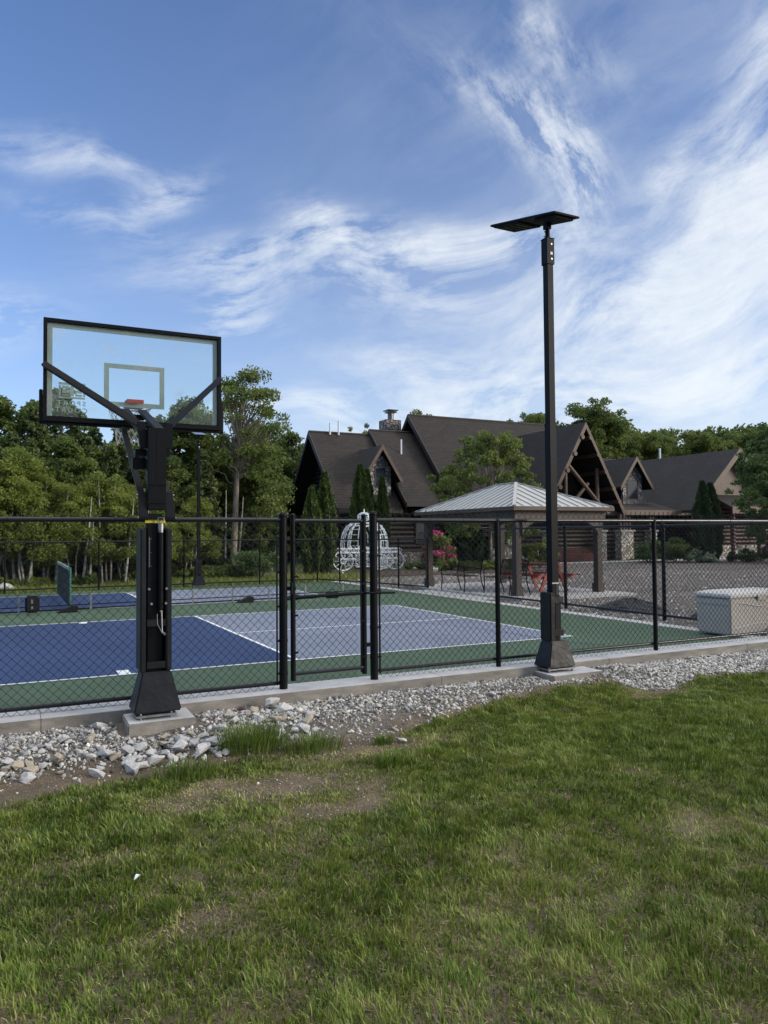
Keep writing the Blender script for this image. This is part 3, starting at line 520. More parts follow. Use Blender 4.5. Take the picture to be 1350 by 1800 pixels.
# ------------------------------------------------------------------ chain link fences
D = .084
def chain(p0, p1, z0, z1, parent, d=D, rad=.0026, n=3, tips=True, nm='chain_link_mesh'):
    p0, p1 = np.array(p0, float), np.array(p1, float); L_ = np.linalg.norm(p1-p0); u = (p1-p0)/L_; nr = np.array([-u[1], u[0]]); off = np.array(parent_loc(parent))
    nw = int(L_/(d/2)); nk = int((z1-z0)/(d/2)); V = []; Fs = []; base = 0
    i = np.arange(nw)[:, None]; k = np.arange(nk+1)[None]; sgn = np.where((i+k) % 2 == 0, 1, -1); s = (i+.5)*d/2+sgn*d/4*1.04; z = z0+k*d/2+0*i; bul = sgn*rad*1.1
    C = np.stack([p0[0]+u[0]*s+nr[0]*bul, p0[1]+u[1]*s+nr[1]*bul, z], -1)
    if tips:  # twisted wire ends above the top
        e = C[:, -1:, :].copy(); e[:, 0, 2] += .03; e[:, 0, 0] += u[0]*.006; C = np.concatenate([C, e], 1)
    m_ = C.shape[1]; a = np.arange(n)*2*np.pi/n
    ring = np.stack([np.cos(a)[:, None]*u[0]+0*a[:, None], np.cos(a)[:, None]*u[1], np.zeros((n, 1))], -1)[:, 0]+np.stack([np.sin(a)*nr[0], np.sin(a)*nr[1], 0*a], -1)
    P = C[:, :, None, :]+ring[None, None]*rad*1.25; P = P.reshape(-1, 3)-off
    idx = np.arange(nw)[:, None, None]*m_*n+np.arange(m_-1)[None, :, None]*n+np.arange(n)[None, None]; nx = np.arange(nw)[:, None, None]*m_*n+np.arange(m_-1)[None, :, None]*n+((np.arange(n)+1) % n)[None, None]
    me = npmesh(nm, P, [np.stack([idx, nx, nx+n, idx+n], -1).reshape(-1, 4)], smooth=True)
    return link(nm, me, 'wire', parent)
def post(x, y, z0, z1, r, parent, cap=True, nm='post'):
    b_ = MB().cyl((x, y, z0), (x, y, z1), r, 14); o = b_.build(nm, 'black', parent, smooth=True)
    if cap: MB().ball((x, y, z1), r*1.12, 6, (1, 1, .8)).build('post_cap', 'black', o if False else parent, smooth=True)
    return o
def ties(p0, p1, z, r, parent, step=.45):
    b_ = MB(); L_ = (Vector(p1)-Vector(p0)).length; u = (Vector(p1)-Vector(p0)).normalized(); k = step/2
    while k < L_:
        c = Vector(p0)+u*k; b_.cyl((c.x-u.x*.004, c.y-u.y*.004, z), (c.x+u.x*.004, c.y+u.y*.004, z), r*1.14, 10); k += step
    if b_.v: b_.build('wire_tie', 'wire', parent)
FY = -1.93
# left run
f1 = thing('chain_link_fence', (-.84, FY, .05), 'black chain link fence run left of the gate, passing behind the hoop post', 'fence')
post(-.84, FY, .055, 1.83, .043, f1); post(-3.75, FY, .055, 1.80, .032, f1); post(-6.4, FY, .055, 1.8, .032, f1)
MB().cyl((-9, FY, 1.785), (-.87, FY, 1.785), .024, 12).build('top_rail', 'rail', f1, smooth=True); ties((-9, FY), (-.87, FY), 1.785, .024, f1)
MB().cyl((-9, FY+.04, .115), (-.87, FY+.04, .115), .022, 12).build('bottom_rail', 'rail', f1, smooth=True); ties((-9, FY+.04), (-.87, FY+.04), .115, .022, f1)
MB().b2((-.915, FY-.012, .1), (-.902, FY+.008, 1.78)).build('tension_bar', 'black', f1)
b_ = MB()
for z in (.22, .55, .9, 1.25, 1.6): MB().b2((-.92, FY-.018, z-.010), (-.84, FY-.005, z+.010)).cyl((-.84, FY, z-.016), (-.84, FY, z+.016), .0465, 14).build('tension_band', 'black', f1)
chain((-9, FY), (-.905, FY), .055, 1.885, f1)
# right run
f2 = thing('chain_link_fence', (.19, FY, .05), 'black chain link fence run right of the gate, passing behind the lamp post', 'fence')
post(.19, FY, .055, 1.85, .043, f2)
for x in (1.82, 4.36, 6.95, 9.5): post(x, FY, .055, 1.79, .030, f2)
MB().cyl((.22, FY, 1.785), (14, FY, 1.785), .024, 12).build('top_rail', 'rail', f2, smooth=True); ties((.22, FY), (14, FY), 1.785, .024, f2)
MB().cyl((.22, FY+.04, .145), (14, FY+.04, .145), .020, 12).build('bottom_rail', 'rail', f2, smooth=True); ties((.22, FY+.04), (14, FY+.04), .145, .02, f2)
MB().b2((.252, FY-.012, .12), (.265, FY+.008, 1.78)).build('tension_bar', 'black', f2)
b_ = MB()
for z in (.3, .62, 1.02, 1.4, 1.65): MB().b2((.19, FY-.018, z-.010), (.27, FY-.005, z+.010)).cyl((.19, FY, z-.016), (.19, FY, z+.016), .0465, 14).build('tension_band', 'black', f2)
chain((.26, FY), (14, FY), .07, 1.885, f2)
# gate
gt_ = thing('chain_link_gate', (-.31, FY, .06), 'narrow black chain link gate closed between two round topped posts', 'gate')
gx0, gx1 = -.735, .075
for x in (gx0, gx1): post(x, FY, .13, 1.83, .027, gt_, nm='gate_stile')
MB().cyl((gx0, FY, 1.775), (gx1, FY, 1.775), .022, 12).build('top_rail', 'rail', gt_, smooth=True)
MB().cyl((gx0, FY, .2), (gx1, FY, .2), .022, 12).build('bottom_rail', 'rail', gt_, smooth=True)
MB().cyl((gx0, FY, .98), (gx1, FY, 1.0), .020, 12).build('mid_rail', 'black', gt_, smooth=True)
chain((gx0+.02, FY), (gx1-.035, FY), .1, 1.86, gt_)
MB().b2((gx1-.045, FY-.01, .15), (gx1-.034, FY+.006, 1.77)).build('tension_bar', 'black', gt_)
for z in (.42, 1.5): MB().b2((gx1, FY-.02, z), (.17, FY+.01, z+.04)).build('hinge', 'black', gt_)
h_ = MB().b2((-.80, FY-.035, 1.06), (gx0+.02, FY-.0, 1.10)); h_.cyl((-.765, FY-.04, 1.02), (-.765, FY-.04, 1.14), .016, 8); h_.build('latch', 'black', gt_, smooth=True); MB().cyl((.08, FY-.04, 1.0), (.42, FY-.05, .99), .012, 8).build('push_bar', 'black', gt_, smooth=True)
b_ = MB()
for z in (.42, .8, 1.2, 1.55): MB().b2((gx0-.01, FY-.034, z-.01), (gx0+.045, FY-.024, z+.01)).build('tension_band', 'black', gt_); MB().b2((gx1-.05, FY-.034, z-.11), (gx1+.01, FY-.024, z-.09)).build('tension_band', 'black', gt_)
# side fence (6 ft), right of the opening
def fence(label, pts, posts, h, d, rad, loc, tips=True, r=.028):
    t = thing('chain_link_fence', (*loc, 0), label, 'fence')
    for a_, b_ in zip(pts, pts[1:]):
        MB().cyl((*a_, h), (*b_, h), .022, 8).build('top_rail', 'rail', t, smooth=True); MB().cyl((*a_, .1), (*b_, .1), .022, 8).build('bottom_rail', 'rail', t, smooth=True)
        chain(a_, b_, .06, h+.07, t, d, rad, 3, tips)
    for q in posts: post(q[0], q[1], 0, h+.02, r, t)
    return t
fence('black chain link side fence between court and gravel lot, from the benches forward', [(7.4, 6.0), (7.48, -1.9)], [(7.4, 6.0), (7.42, 3.5), (7.46, .8)], 1.76, .084, .0024, (7.4, 6.0), r=.036)
fence('lower black chain link fence behind the far court on the carriage side', [(6.3, 15.4), (7.0, 13.0), (7.65, 9.9)], [(6.65, 14.2), (7.35, 11.2), (7.65, 9.9)], 1.5, .084, .0024, (7.0, 13), tips=False, r=.026)
fence('long low black chain link fence along the edge of the woods', [(-30, 15.4), (6.3, 15.4)], [(x, 15.4) for x in (-8.9, -6.2, -3.55, -.95, 1.65, 4.2, 6.3)], 1.5, .084, .0024, (1.65, 15.4), tips=False, r=.026)
# ------------------------------------------------------------------ basketball hoop
HX, HY = -2.19, -2.33
hp = thing('basketball_hoop', (HX, HY, .02), 'adjustable black basketball hoop with glass backboard seen from behind', 'basketball hoop')
B = MB(); B.frustum((HX+.01, HY), (.41, .34), (.25, .22), .085, .43); boot = B.build('base_boot', 'vinyl', hp, bevel=.012)
B = MB(); B.box((HX, HY, .055), (.34, .3, .02))
for sx in (-1, 1):
    for sy in (-1, 1): B.cyl((HX+sx*.13, HY+sy*.11, .02), (HX+sx*.13, HY+sy*.11, .09), .011, 8)
B.build('anchor_plate', 'steel', hp)
B = MB(); B.box((HX, HY+.02, .96), (.13, .13, 1.74)); B.build('mast', 'black', hp, bevel=.006)
B = MB(); B.b2((HX-.135, HY-.12, .43), (HX-.085, HY+.14, 1.70)); B.b2((HX+.085, HY-.12, .43), (HX+.135, HY+.14, 1.70)); B.b2((HX-.085, HY+.1, .43), (HX+.085, HY+.14, 1.7)); B.build('post_pad', 'vinyl', hp, bevel=.012, seg=3)
for z in (.49, .86): o = MB().b2((HX-.075, HY-.105, z-.03), (HX+.084, HY-.098, z+.03)).build('strap', 'vinyl', hp)
B = MB(); B.cyl((HX+.045, HY-.075, .98), (HX+.045, HY-.075, 1.66), .028, 16); B.build('lift_cylinder', 'black', hp, smooth=True)
B = MB(); B.cyl((HX+.045, HY-.075, 1.66), (HX+.045, HY-.075, 1.74), .026, 16); B.tube([(HX+.02, HY-.08, 1.74), (HX+.02, HY-.08, 1.79), (HX+.07, HY-.08, 1.79), (HX+.07, HY-.08, 1.74)], .006, 6); B.build('shackle', 'steel', hp, smooth=True)
B = MB(); B.b2((HX-.085, HY-.052, 1.745), (HX+.085, HY-.046, 1.785)); B.b2((HX+.07, HY-.05, 1.745), (HX+.09, HY+.05, 1.785)); B.build('warning_label', 'yellow', hp)
B = MB(); B.cyl((HX+.045, HY-.12, .96), (HX+.045, HY-.03, .96), .013, 10); B.cyl((HX+.045, HY-.12, .96), (HX+.05, HY-.12, .78), .007, 8); B.cyl((HX+.05, HY-.12, .775), (HX+.07, HY-.15, .76), .011, 8); B.build('crank_handle', 'steel', hp, smooth=True)
B = MB(); B.tube([(HX+.01, HY-.11, .94), (HX+.012, HY-.11, .85), (HX+.055, HY-.13, .76)], .0012, 5); B.build('crank_cord', 'net', hp)
B = MB()
for x, z in ((-.06, 1.16), (-.04, 1.03), (.09, 1.16), (.085, 1.03)): B.cyl((HX+x, HY-.12, z), (HX+x, HY-.07, z), .011, 8)
B.build('bolt', 'steel', hp, smooth=True)
B = MB().b2((HX-.052, HY-.05, 1.35), (HX-.048, HY-.047, 1.62))
for k in range(9): B.b2((HX-.052, HY-.051, 1.36+k*.03), (HX-.03 if k % 4 == 0 else HX-.04, HY-.048, 1.363+k*.03))
B.build('height_scale', 'steel', hp)
# links and arms
BY = -1.12      # back of the board
ux0, ux1 = HX-.065, HX+.095
B = MB(); B.b2((ux0, HY-.055, 1.86), (ux1, HY+.075, 2.60)); ma = B.build('upright_arm', 'black', hp, bevel=.006)
B = MB(); B.b2((ux0-.004, HY-.066, 1.92), (ux1+.004, HY-.0552, 1.932)); B.build('stiffener', 'black', ma); B = MB(); B.b2((ux0-.004, HY-.066, 2.085), (ux1+.004, HY-.0552, 2.097)); B.build('stiffener', 'black', ma)
MB().b2(((ux0+ux1)/2-.003, HY-.0575, 2.11), ((ux0+ux1)/2+.003, HY-.0552, 2.58)).build('weld_seam', 'post', ma)
for sx, x0, x1 in ((-1, HX-.10, HX-.13), (1, HX+.135, HX+.11)):
    B = MB(); B.beam((x0, HY-.06, 1.775), (x0-sx*.006, HY+.05, 2.02), .036, .08, (1, 0, 0)); o = B.build('lower_link', 'black', hp, bevel=.004)
    B = MB(); B.beam((x0-.004, HY+.03, 1.99), (x1, BY-.12, 2.74), .034, .055, (1, 0, 0)); B.build('link_arm', 'black', o, bevel=.004)
    for z, y in ((1.79, HY-.05), (2.0, HY+.04)): MB().cyl((x0-.05, y, z), (x0+.05, y, z), .009, 8).build('link_bolt', 'steel', o, smooth=True)
MB().b2((HX-.14, HY-.075, 1.775), (HX+.17, HY-.045, 1.80)).build('cross_pin', 'black', hp)
B = MB(); B.b2((HX-.15, HY+.10, 2.36), (HX+.16, HY+.20, 2.42)); B.b2((HX-.17, HY+.12, 2.24), (HX-.05, HY+.20, 2.34)); B.build('cross_plate', 'black', hp, bevel=.005)
for x, xb in ((HX-.10, HX-.105), (HX+.075, HX+.065)):
    MB().beam((x, HY+.02, 2.57), (xb, BY-.05, 2.94), .032, .085, (1, 0, 0)).build('upper_arm', 'black', hp, bevel=.004)
B = MB(); B.b2((HX-.11, BY-.10, 2.845), (HX+.09, BY-.022, 2.895)); B.build('board_bracket', 'black', hp, bevel=.004)
for xh, xe in ((HX-.115, -3.06), (HX+.13, -1.30)):
    d_ = MB().beam((xh, HY+.03, 2.625), (xe, BY-.03, 3.35), .058, .058, (0, 1, 0)).build('diagonal_brace', 'black', hp, bevel=.004)
    MB().beam((xh+(.03 if xh < HX else .0), HY+.03, 2.42), (xh, HY+.03, 2.655), .05, .07, (1, 0, 0)).build('brace_plate', 'black', d_, bevel=.004)
bx0, bx1, bz0, bz1 = -3.07, -1.28, 2.79, 3.83
bd = MB().b2((bx0+.03, BY+.012, bz0+.03), (bx1-.03, BY+.026, bz1-.03)).build('backboard', 'glass', hp)
B = MB(); B.b2((bx0, BY-.02, bz0), (bx0+.035, BY+.04, bz1)); B.b2((bx1-.035, BY-.02, bz0), (bx1, BY+.04, bz1)); B.b2((bx0+.035, BY-.02, bz1-.035), (bx1-.035, BY+.04, bz1)); B.b2((bx0+.035, BY-.02, bz0), (bx1-.035, BY+.04, bz0+.05)); B.build('board_frame', 'black', bd, bevel=.004)
B = MB(); B.b2((bx0-.03, BY+.02, bz0-.025), (bx1+.03, BY+.075, bz0-.001)); B.b2((bx0-.035, BY+.02, bz0-.025), (bx0-.001, BY+.075, bz0+.32)); B.b2((bx1+.001, BY+.02, bz0-.025), (bx1+.035, BY+.075, bz0+.32)); B.build('edge_padding', 'blackmatte', bd, bevel=.006)
def frame2(x0, x1, z0, z1, t, y, nm, parent, m='frost', bt=None):
    bt = t if bt is None else bt
    B = MB(); B.b2((x0, y, z0), (x0+t, y+.002, z1)); B.b2((x1-t, y, z0), (x1, y+.002, z1)); B.b2((x0+t, y, z1-t), (x1-t, y+.002, z1)); 
    if bt: B.b2((x0+t, y, z0), (x1-t, y+.002, z0+bt))
    return B.build(nm, m, parent)
frame2(bx0+.035, bx1-.035, bz0+.05, bz1-.035, .05, BY+.0275, 'border_print', bd, bt=.001)
frame2(HX-.305, HX+.305, 2.985, 3.435, .05, BY+.0275, 'target_square', bd)
# court maker's print, reads from the court side
def text(s_, size, loc, parent, nm, m, rz=math.pi, bold=0, sp=1.0):
    c = bpy.data.curves.new(nm, 'FONT'); c.body = s_; c.size = size; c.align_x = 'CENTER'; c.align_y = 'CENTER'; c.extrude = .0008; c.offset = bold; c.space_character = sp
    o = bpy.data.objects.new(nm, c); o.rotation_euler = (R(90), 0, rz); o.location = loc; COL.objects.link(o); bpy.context.view_layer.update()
    me = bpy.data.meshes.new_from_object(o); me.transform(o.matrix_world); bpy.data.objects.remove(o); me.transform(Matrix.Translation(-parent_loc(parent))); me.materials.clear()
    return link(nm, me, m, parent)
lx, lz, ly = -2.80, 3.115, BY+.0275
text('SPORT', .068, (lx-.005, ly+.001, 2.985), bd, 'lettering', 'frost', bold=.0015, sp=1.5); text('COURT', .068, (lx-.005, ly+.001, 2.915), bd, 'lettering', 'frost', bold=.0015, sp=1.5)
B = MB()   # slab logo cut by pale curved strokes, as separate tiles round the gaps
lw, lh = .125, .082
def tile(x0, x1, z0, z1): B.b2((lx+x0, ly, lz+z0), (lx+x1, ly+.002, lz+z1))
tile(-lw, lw, lh-.026, lh); tile(-lw, lw, -lh, -lh+.02)
tile(-lw, -lw+.022, -.055, .05); tile(-lw+.032, -.03, .02, .05); tile(-lw+.032, -.03, -.03, .008); tile(-lw+.032, -.03, -.055, -.04)
tile(.03, lw, .02, .05); tile(.03, lw-.03, -.022, .008); tile(lw-.02, lw, -.055, .008); tile(.03, lw-.03, -.055, -.034); tile(-.018, .018, -.055, .05)
B.build('board_emblem', 'frost', bd)
B = MB(); RX, RY, RZ = HX, BY+.04+.38, 3.05
B.tube([(RX+.228*math.cos(a), RY+.228*math.sin(a), RZ) for a in np.linspace(0, 2*math.pi, 33)], .009, 8); B.b2((RX-.09, BY+.03, RZ-.06), (RX+.09, BY+.18, RZ+.01)); B.b2((RX-.085, BY-.035, RZ-.025), (RX+.085, BY-.02, RZ+.012)); rim = B.build('rim', 'orange', hp, smooth=False)
B = MB()
for k in range(12):
    for sg in (-1, 1):
        pts = []
        for j in range(7):
            a = 2*math.pi*(k+sg*j*.5)/12; rr = .225-.10*(j/6)**.7+(.01*math.sin(j*2+k)); pts.append((RX+rr*math.cos(a), RY+rr*math.sin(a), RZ-j*.068+.01*math.sin(k*3+j)))
        B.tube(pts, .0045, 4, False)
B.build('net', 'net', rim)
# ------------------------------------------------------------------ solar lamp posts
def lamp(px, py, zb, ztop, label, near=True):
    t = thing('solar_lamp_post', (px, py, zb), label, 'lamp post')
    B = MB(); B.b2((px-.05, py-.05, zb+.12), (px+.05, py+.05, zb+2.95)); B.b2((px-.045, py-.045, zb+2.95), (px+.045, py+.045, ztop-.06)); B.build('pole', 'post', t, bevel=.004)
    B = MB(); B.b2((px-.056, py-.056, ztop-.36), (px+.056, py+.056, ztop-.05)); B.b2((px-.062, py-.062, ztop-.05), (px+.062, py+.062, ztop-.042)); c = B.build('collar', 'post', t, bevel=.003)
    B = MB(); B.cyl((px+.01, py-.062, ztop-.12), (px+.01, py-.056, ztop-.12), .012, 10); B.cyl((px+.01, py-.062, ztop-.30), (px+.01, py-.056, ztop-.30), .012, 10); B.build('collar_bolt', 'steel', c)
    MB().b2((px-.008, py-.060, ztop-.25), (px+.026, py-.0565, ztop-.215)).build('sticker', 'white', c)
    B = MB(); B.cyl((px, py, ztop-.05), (px, py, ztop+.13), .028, 12); B.b2((px-.035, py-.03, ztop+.08), (px+.035, py+.04, ztop+.16)); B.cyl((px-.05, py, ztop-.02), (px-.03, py, ztop-.02), .007, 6); B.cyl((px-.05, py, ztop+.04), (px-.03, py, ztop+.04), .007, 6); B.build('bracket', 'post', t, smooth=True)
    # tilted panel: higher on the far (+Y) side
    y0, y1, z0, z1 = py-.36, py+.93, ztop+.115, ztop+.44
    L_ = math.hypot(y1-y0, z1-z0); ang = math.atan2(z1-z0, y1-y0); rot = Matrix.Rotation(ang, 3, 'X'); c0 = Vector((px, (y0+y1)/2, (z0+z1)/2)); nrm = rot @ Vector((0, 0, 1)); ax = rot @ Vector((0, 1, 0))
    p_ = MB().box(c0, (.38, L_, .022), rot).build('solar_panel', 'post', t, bevel=.006)
    MB().box(c0+nrm*.013, (.36, L_-.03, .006), rot).build('solar_cells', 'glassdk', p_)
    MB().box(c0-ax*.42*L_/1.33-nrm*.028, (.26, .42, .034), rot).build('battery_case', 'blackmatte', p_, bevel=.006)
    lp = MB().box(c0+ax*.33-nrm*.02, (.34, .56, .018), rot).build('lamp_head', 'blackmatte', p_, bevel=.005)
    B = MB()
    for k in range(4): B.box(c0+ax*(.14+k*.125)-nrm*.032, (.29, .05, .006), rot)
    B.build('lens_strip', 'glassdk', lp)
    B = MB(); B.frustum((px+.01, py), (.40, .30), (.24, .20), zb+.06, zb+.36); B.build('base_cover', 'vinyl', t, bevel=.012)
    B = MB(); B.b2((px-.2, py-.15, zb+.035), (px+.2, py+.15, zb+.05))
    for sx in (-1, 1):
        for sy in (-1, 1): B.cyl((px+sx*.17, py+sy*.12, zb), (px+sx*.17, py+sy*.12, zb+.075), .014, 8)
    B.build('anchor_plate', 'steel', t)
    B = MB(); B.b2((px-.12, py-.10, zb+.36), (px-.045, py+.1, zb+.93)); B.b2((px+.045, py-.02, zb+.36), (px+.10, py+.1, zb+.9)); B.b2((px-.045, py+.046, zb+.36), (px+.045, py+.1, zb+.92)); pd = B.build('pole_pad', 'vinyl', t, bevel=.012)
    B = MB(); B.b2((px-.045, py-.075, zb+.42), (px+.095, py-.068, zb+.49)); B.b2((px-.045, py-.075, zb+.80), (px+.095, py-.068, zb+.88)); B.build('strap', 'vinyl', pd)
    B = MB(); B.b2((px-.02, py-.062, zb+.44), (px+.07, py-.044, zb+.83)); B.build('hand_hole_cover', 'blackmatte', pd, bevel=.006)
    if near: B = MB(); B.b2((px-.052, py-.054, zb+1.03), (px+.052, py-.0505, zb+1.045)); B.cyl((px+.02, py-.05, zb+.9), (px+.02, py-.05, zb+1.03), .006, 6); B.build('metal_band', 'steel', t)
    return t
lamp(2.425, -2.2, .0, 5.22, 'tall dark square solar lamp post standing outside the fence on the right')
lamp(2.05, 15.05, .0, 4.78, 'distant solar lamp post at the edge of the woods behind the hoop', False)
# ------------------------------------------------------------------ things on the court
t = thing('court_divider', (1.2, 8.8, 0), 'low black court divider barrier running between the two courts', 'court divider')
dv0, dv1 = Vector((-8.0, 8.1, 0)), Vector((5.35, 9.15, 0)); du = (dv1-dv0).normalized()
B = MB(); B.cyl(dv0+Vector((0, 0, .05)), dv1+Vector((0, 0, .05)), .016, 8); B.cyl(dv0+Vector((0, 0, .14)), dv1+Vector((0, 0, .14)), .011, 8); B.build('rail', 'black', t, smooth=True)
for k, x in enumerate((-1.75, -.55, .55, 1.55, 2.5, 3.5, -3.2, -4.6, 4.6, 5.3)):
    c = dv0+du*(x-dv0.x); MB().b2((c.x-.02, c.y-.02, 0), (c.x+.02, c.y+.02, .36)).build('post', 'steel', t)
for k, x in enumerate((-2.25, -.25, 1.8, 3.0, -4.4)):
    c = dv0+du*(x-dv0.x); B = MB(); B.prism([(c.x-.22, .0), (c.x+.2, .0), (c.x+.22, .13), (c.x+.1, .14), (c.x-.1, .05)], 1, c.y-.28, c.y-.05); B.build('ballast_bag', 'blackmatte', t, bevel=.01)
t = thing('ball_caddy', (-2.95, 8.2, 0), 'small black rounded paddle holder leaning on the court divider', 'paddle holder')
B = MB(); B.b2((-3.1, 8.16, .04), (-2.82, 8.28, .40)); o = B.build('panel', 'blackmatte', t, bevel=.04, seg=4)
B = MB(); B.b2((-2.985, 8.152, .24), (-2.945, 8.158, .33)); B.b2((-2.985, 8.152, .12), (-2.945, 8.158, .18)); B.build('cutout', 'steel', o)
t = thing('court_net', (-2.18, 11.5, 0), 'dark pickleball net with green posts across the far court', 'net')
for y in (8.85, 14.2): MB().cyl((-2.18, y, 0), (-2.18, y, .96), .024, 10).build('net_post', mat('green_post_paint', (.03, .14, .09), (.02, .10, .065), rough=.4), t, smooth=True)
n_ = MB().b2((-2.185, 8.9, .05), (-2.175, 14.15, .88)).build('net', 'netting', t); MB().b2((-2.195, 8.88, .88), (-2.165, 14.17, .95)).build('net_band', mat('grey_green_band', (.22, .3, .27), (.18, .25, .22), rough=.7), n_)
t = thing('equipment_bag', (4.1, 8.75, 0), 'small black bag on the court beyond the gate', 'bag')
MB().b2((3.95, 8.7, 0), (4.3, 8.85, .17)).build('bag_body', 'blackmatte', t, bevel=.03, seg=3); MB().tube([(4.02, 8.77, .16), (4.06, 8.77, .22), (4.18, 8.77, .22), (4.22, 8.77, .16)], .008, 6).build('bag_handle', 'blackmatte', t)
# deck box
t = thing('storage_box', (7.2, -1.0, 0), 'large beige resin storage box on the court beyond the fence at right', 'storage box')
qx0, qx1, qy0, qy1 = 6.56, 7.95, -1.34, -.68
B = MB(); B.frustum(((qx0+qx1)/2, (qy0+qy1)/2), (qx1-qx0-.03, qy1-qy0-.03), (qx1-qx0, qy1-qy0), .03, .6); bb = B.build('box_body', 'boxlt', t, bevel=.02, seg=3)
B = MB(); B.b2((qx0-.012, qy0-.012, .605), (qx1+.012, qy1+.012, .66)); B.frustum(((qx0+qx1)/2, (qy0+qy1)/2), (qx1-qx0+.02, qy1-qy0+.02), (qx1-qx0-.25, qy1-qy0-.2), .66, .70); B.build('lid', 'boxlid', t, bevel=.012, seg=3)
B = MB(); B.tube([(qx0+.2+k*.1, qy0-.004, .49+.03*math.cos(k*.64)) for k in range(11)], .008, 6); B.tube([(qx0+.1+k*.12, qy0+.012, .13+.06*math.sin(k*.31)) for k in range(11)], .008, 6); B.build('moulded_rib', 'boxlid', bb)
MB().b2((qx0-.006, qy0+.03, .5), (qx0+.0, qy1-.03, .515)).build('moulded_groove', 'boxlt', bb)
MB().b2(((qx0+qx1)/2-.09, qy0-.024, .555), ((qx0+qx1)/2+.09, qy0-.0135, .64)).build('latch', 'boxlt', bb, bevel=.003)
# ------------------------------------------------------------------ gazebo
GX0, GX1, GY0, GY1 = 7.85, 11.1, 5.9, 11.0
slab('patio_slab', 'patio', 7.62, 11.3, 5.3, 11.4, .06, .12); slab('patio_apron', 'patio', 7.06, 7.62, 6.15, 9.8, .016, .05)
t = thing('gazebo', ((GX0+GX1)/2, (GY0+GY1)/2, .06), 'open timber pavilion with grey standing seam metal roof beside the court', 'gazebo')
for x in (GX0+.28, GX1-.28):
    for y in (GY0+.3, GY1-.35):
        p_ = MB().b2((x-.09, y-.09, .06), (x+.09, y+.09, 2.1)).build('timber_post', 'timber', t, bevel=.01)
        MB().b2((x-.12, y-.12, .06), (x+.12, y+.12, .3)).build('post_base', 'timber', p_, bevel=.01)
for y in (GY0+.2, GY1-.2): MB().b2((GX0+.12, y-.05, 2.0), (GX1-.12, y+.05, 2.29)).build('beam', 'timberh', t, bevel=.008)
for x in (GX0+.17, GX1-.17): MB().b2((x-.05, GY0+.25, 2.0), (x+.05, GY1-.25, 2.29)).build('side_beam', 'timberh', t, bevel=.008)
for y in (GY0+.2,):
    for x0, x1 in ((GX0+.37, GX0+1.25), (GX1-.37, GX1-1.25)):
        V = [(x0, 1.999), (x1, 1.999)]+[(x0+(x1-x0)*(1-math.sin(a)), 1.999-.42*(1-math.cos(a))) for a in np.linspace(.2, 1.57, 7)]
        B = MB(); B.prism(V, 1, y-.04, y+.04); B.build('arched_brace', 'timberh', t)
GC = ((GX0+GX1)/2, (GY0+GY1)/2); rl = .45
rz0, rz1 = 2.33, 3.08
e_ = [(GX0, GY0), (GX1, GY0), (GX1, GY1), (GX0, GY1)]; ra, rb = (GC[0], GC[1]-rl), (GC[0], GC[1]+rl)
B = MB(); B.add([(*p, rz0) for p in e_]+[(*ra, rz1), (*rb, rz1)]+[(*p, rz0-.04) for p in e_], [(0, 1, 4), (1, 2, 5, 4), (2, 3, 5), (3, 0, 4, 5), (9, 8, 7, 6), (0, 6, 7, 1), (1, 7, 8, 2), (2, 8, 9, 3), (3, 9, 6, 0)])
def seams(a, b_, c, d_, n):   # eave a-b, upper edge c-d (c may equal d): seams rise straight up the slope
    a, b_, c, d_ = map(Vector, (a, b_, c, d_)); u = (b_-a).normalized(); Ln = (b_-a).length
    tc_, td_ = (c-a).dot(u), (d_-a).dot(u); h = (c-a)-u*tc_; 
    for k in range(1, n):
        s_ = Ln*k/n; f = 1 if tc_ <= s_ <= td_ else (s_/tc_ if s_ < tc_ else (Ln-s_)/(Ln-td_)); p0 = a+u*s_; B.beam(p0+Vector((0, 0, .018)), p0+h*f+Vector((0, 0, .018)), .018, .022, (0, 0, 1))
z3 = lambda p, z: (p[0], p[1], z)
seams(z3(e_[0], rz0), z3(e_[1], rz0), z3(ra, rz1), z3(ra, rz1), 11); seams(z3(e_[3], rz0), z3(e_[0], rz0), z3(rb, rz1), z3(ra, rz1), 17); seams(z3(e_[1], rz0), z3(e_[2], rz0), z3(ra, rz1), z3(rb, rz1), 17)
rf = B.build('roof', 'metalroof', t)
B = MB()
for p, q in ((e_[0], ra), (e_[1], ra), (e_[2], rb), (e_[3], rb), (ra, rb)): B.beam((*p, (rz0 if p in e_ else rz1)+.02), (*q, rz1+.02), .09, .03, (0, 0, 1))
B.build('ridge_cap', 'metalroof', rf)
B = MB(); B.b2((GX0-.03, GY0-.03, rz0-.10), (GX1+.03, GY0-.002, rz0-.0)); B.b2((GX0-.03, GY0-.0, rz0-.10), (GX0-.002, GY1+.03, rz0)); B.b2((GX1+.002, GY0, rz0-.1), (GX1+.03, GY1+.03, rz0)); B.build('fascia', 'timberh', t)
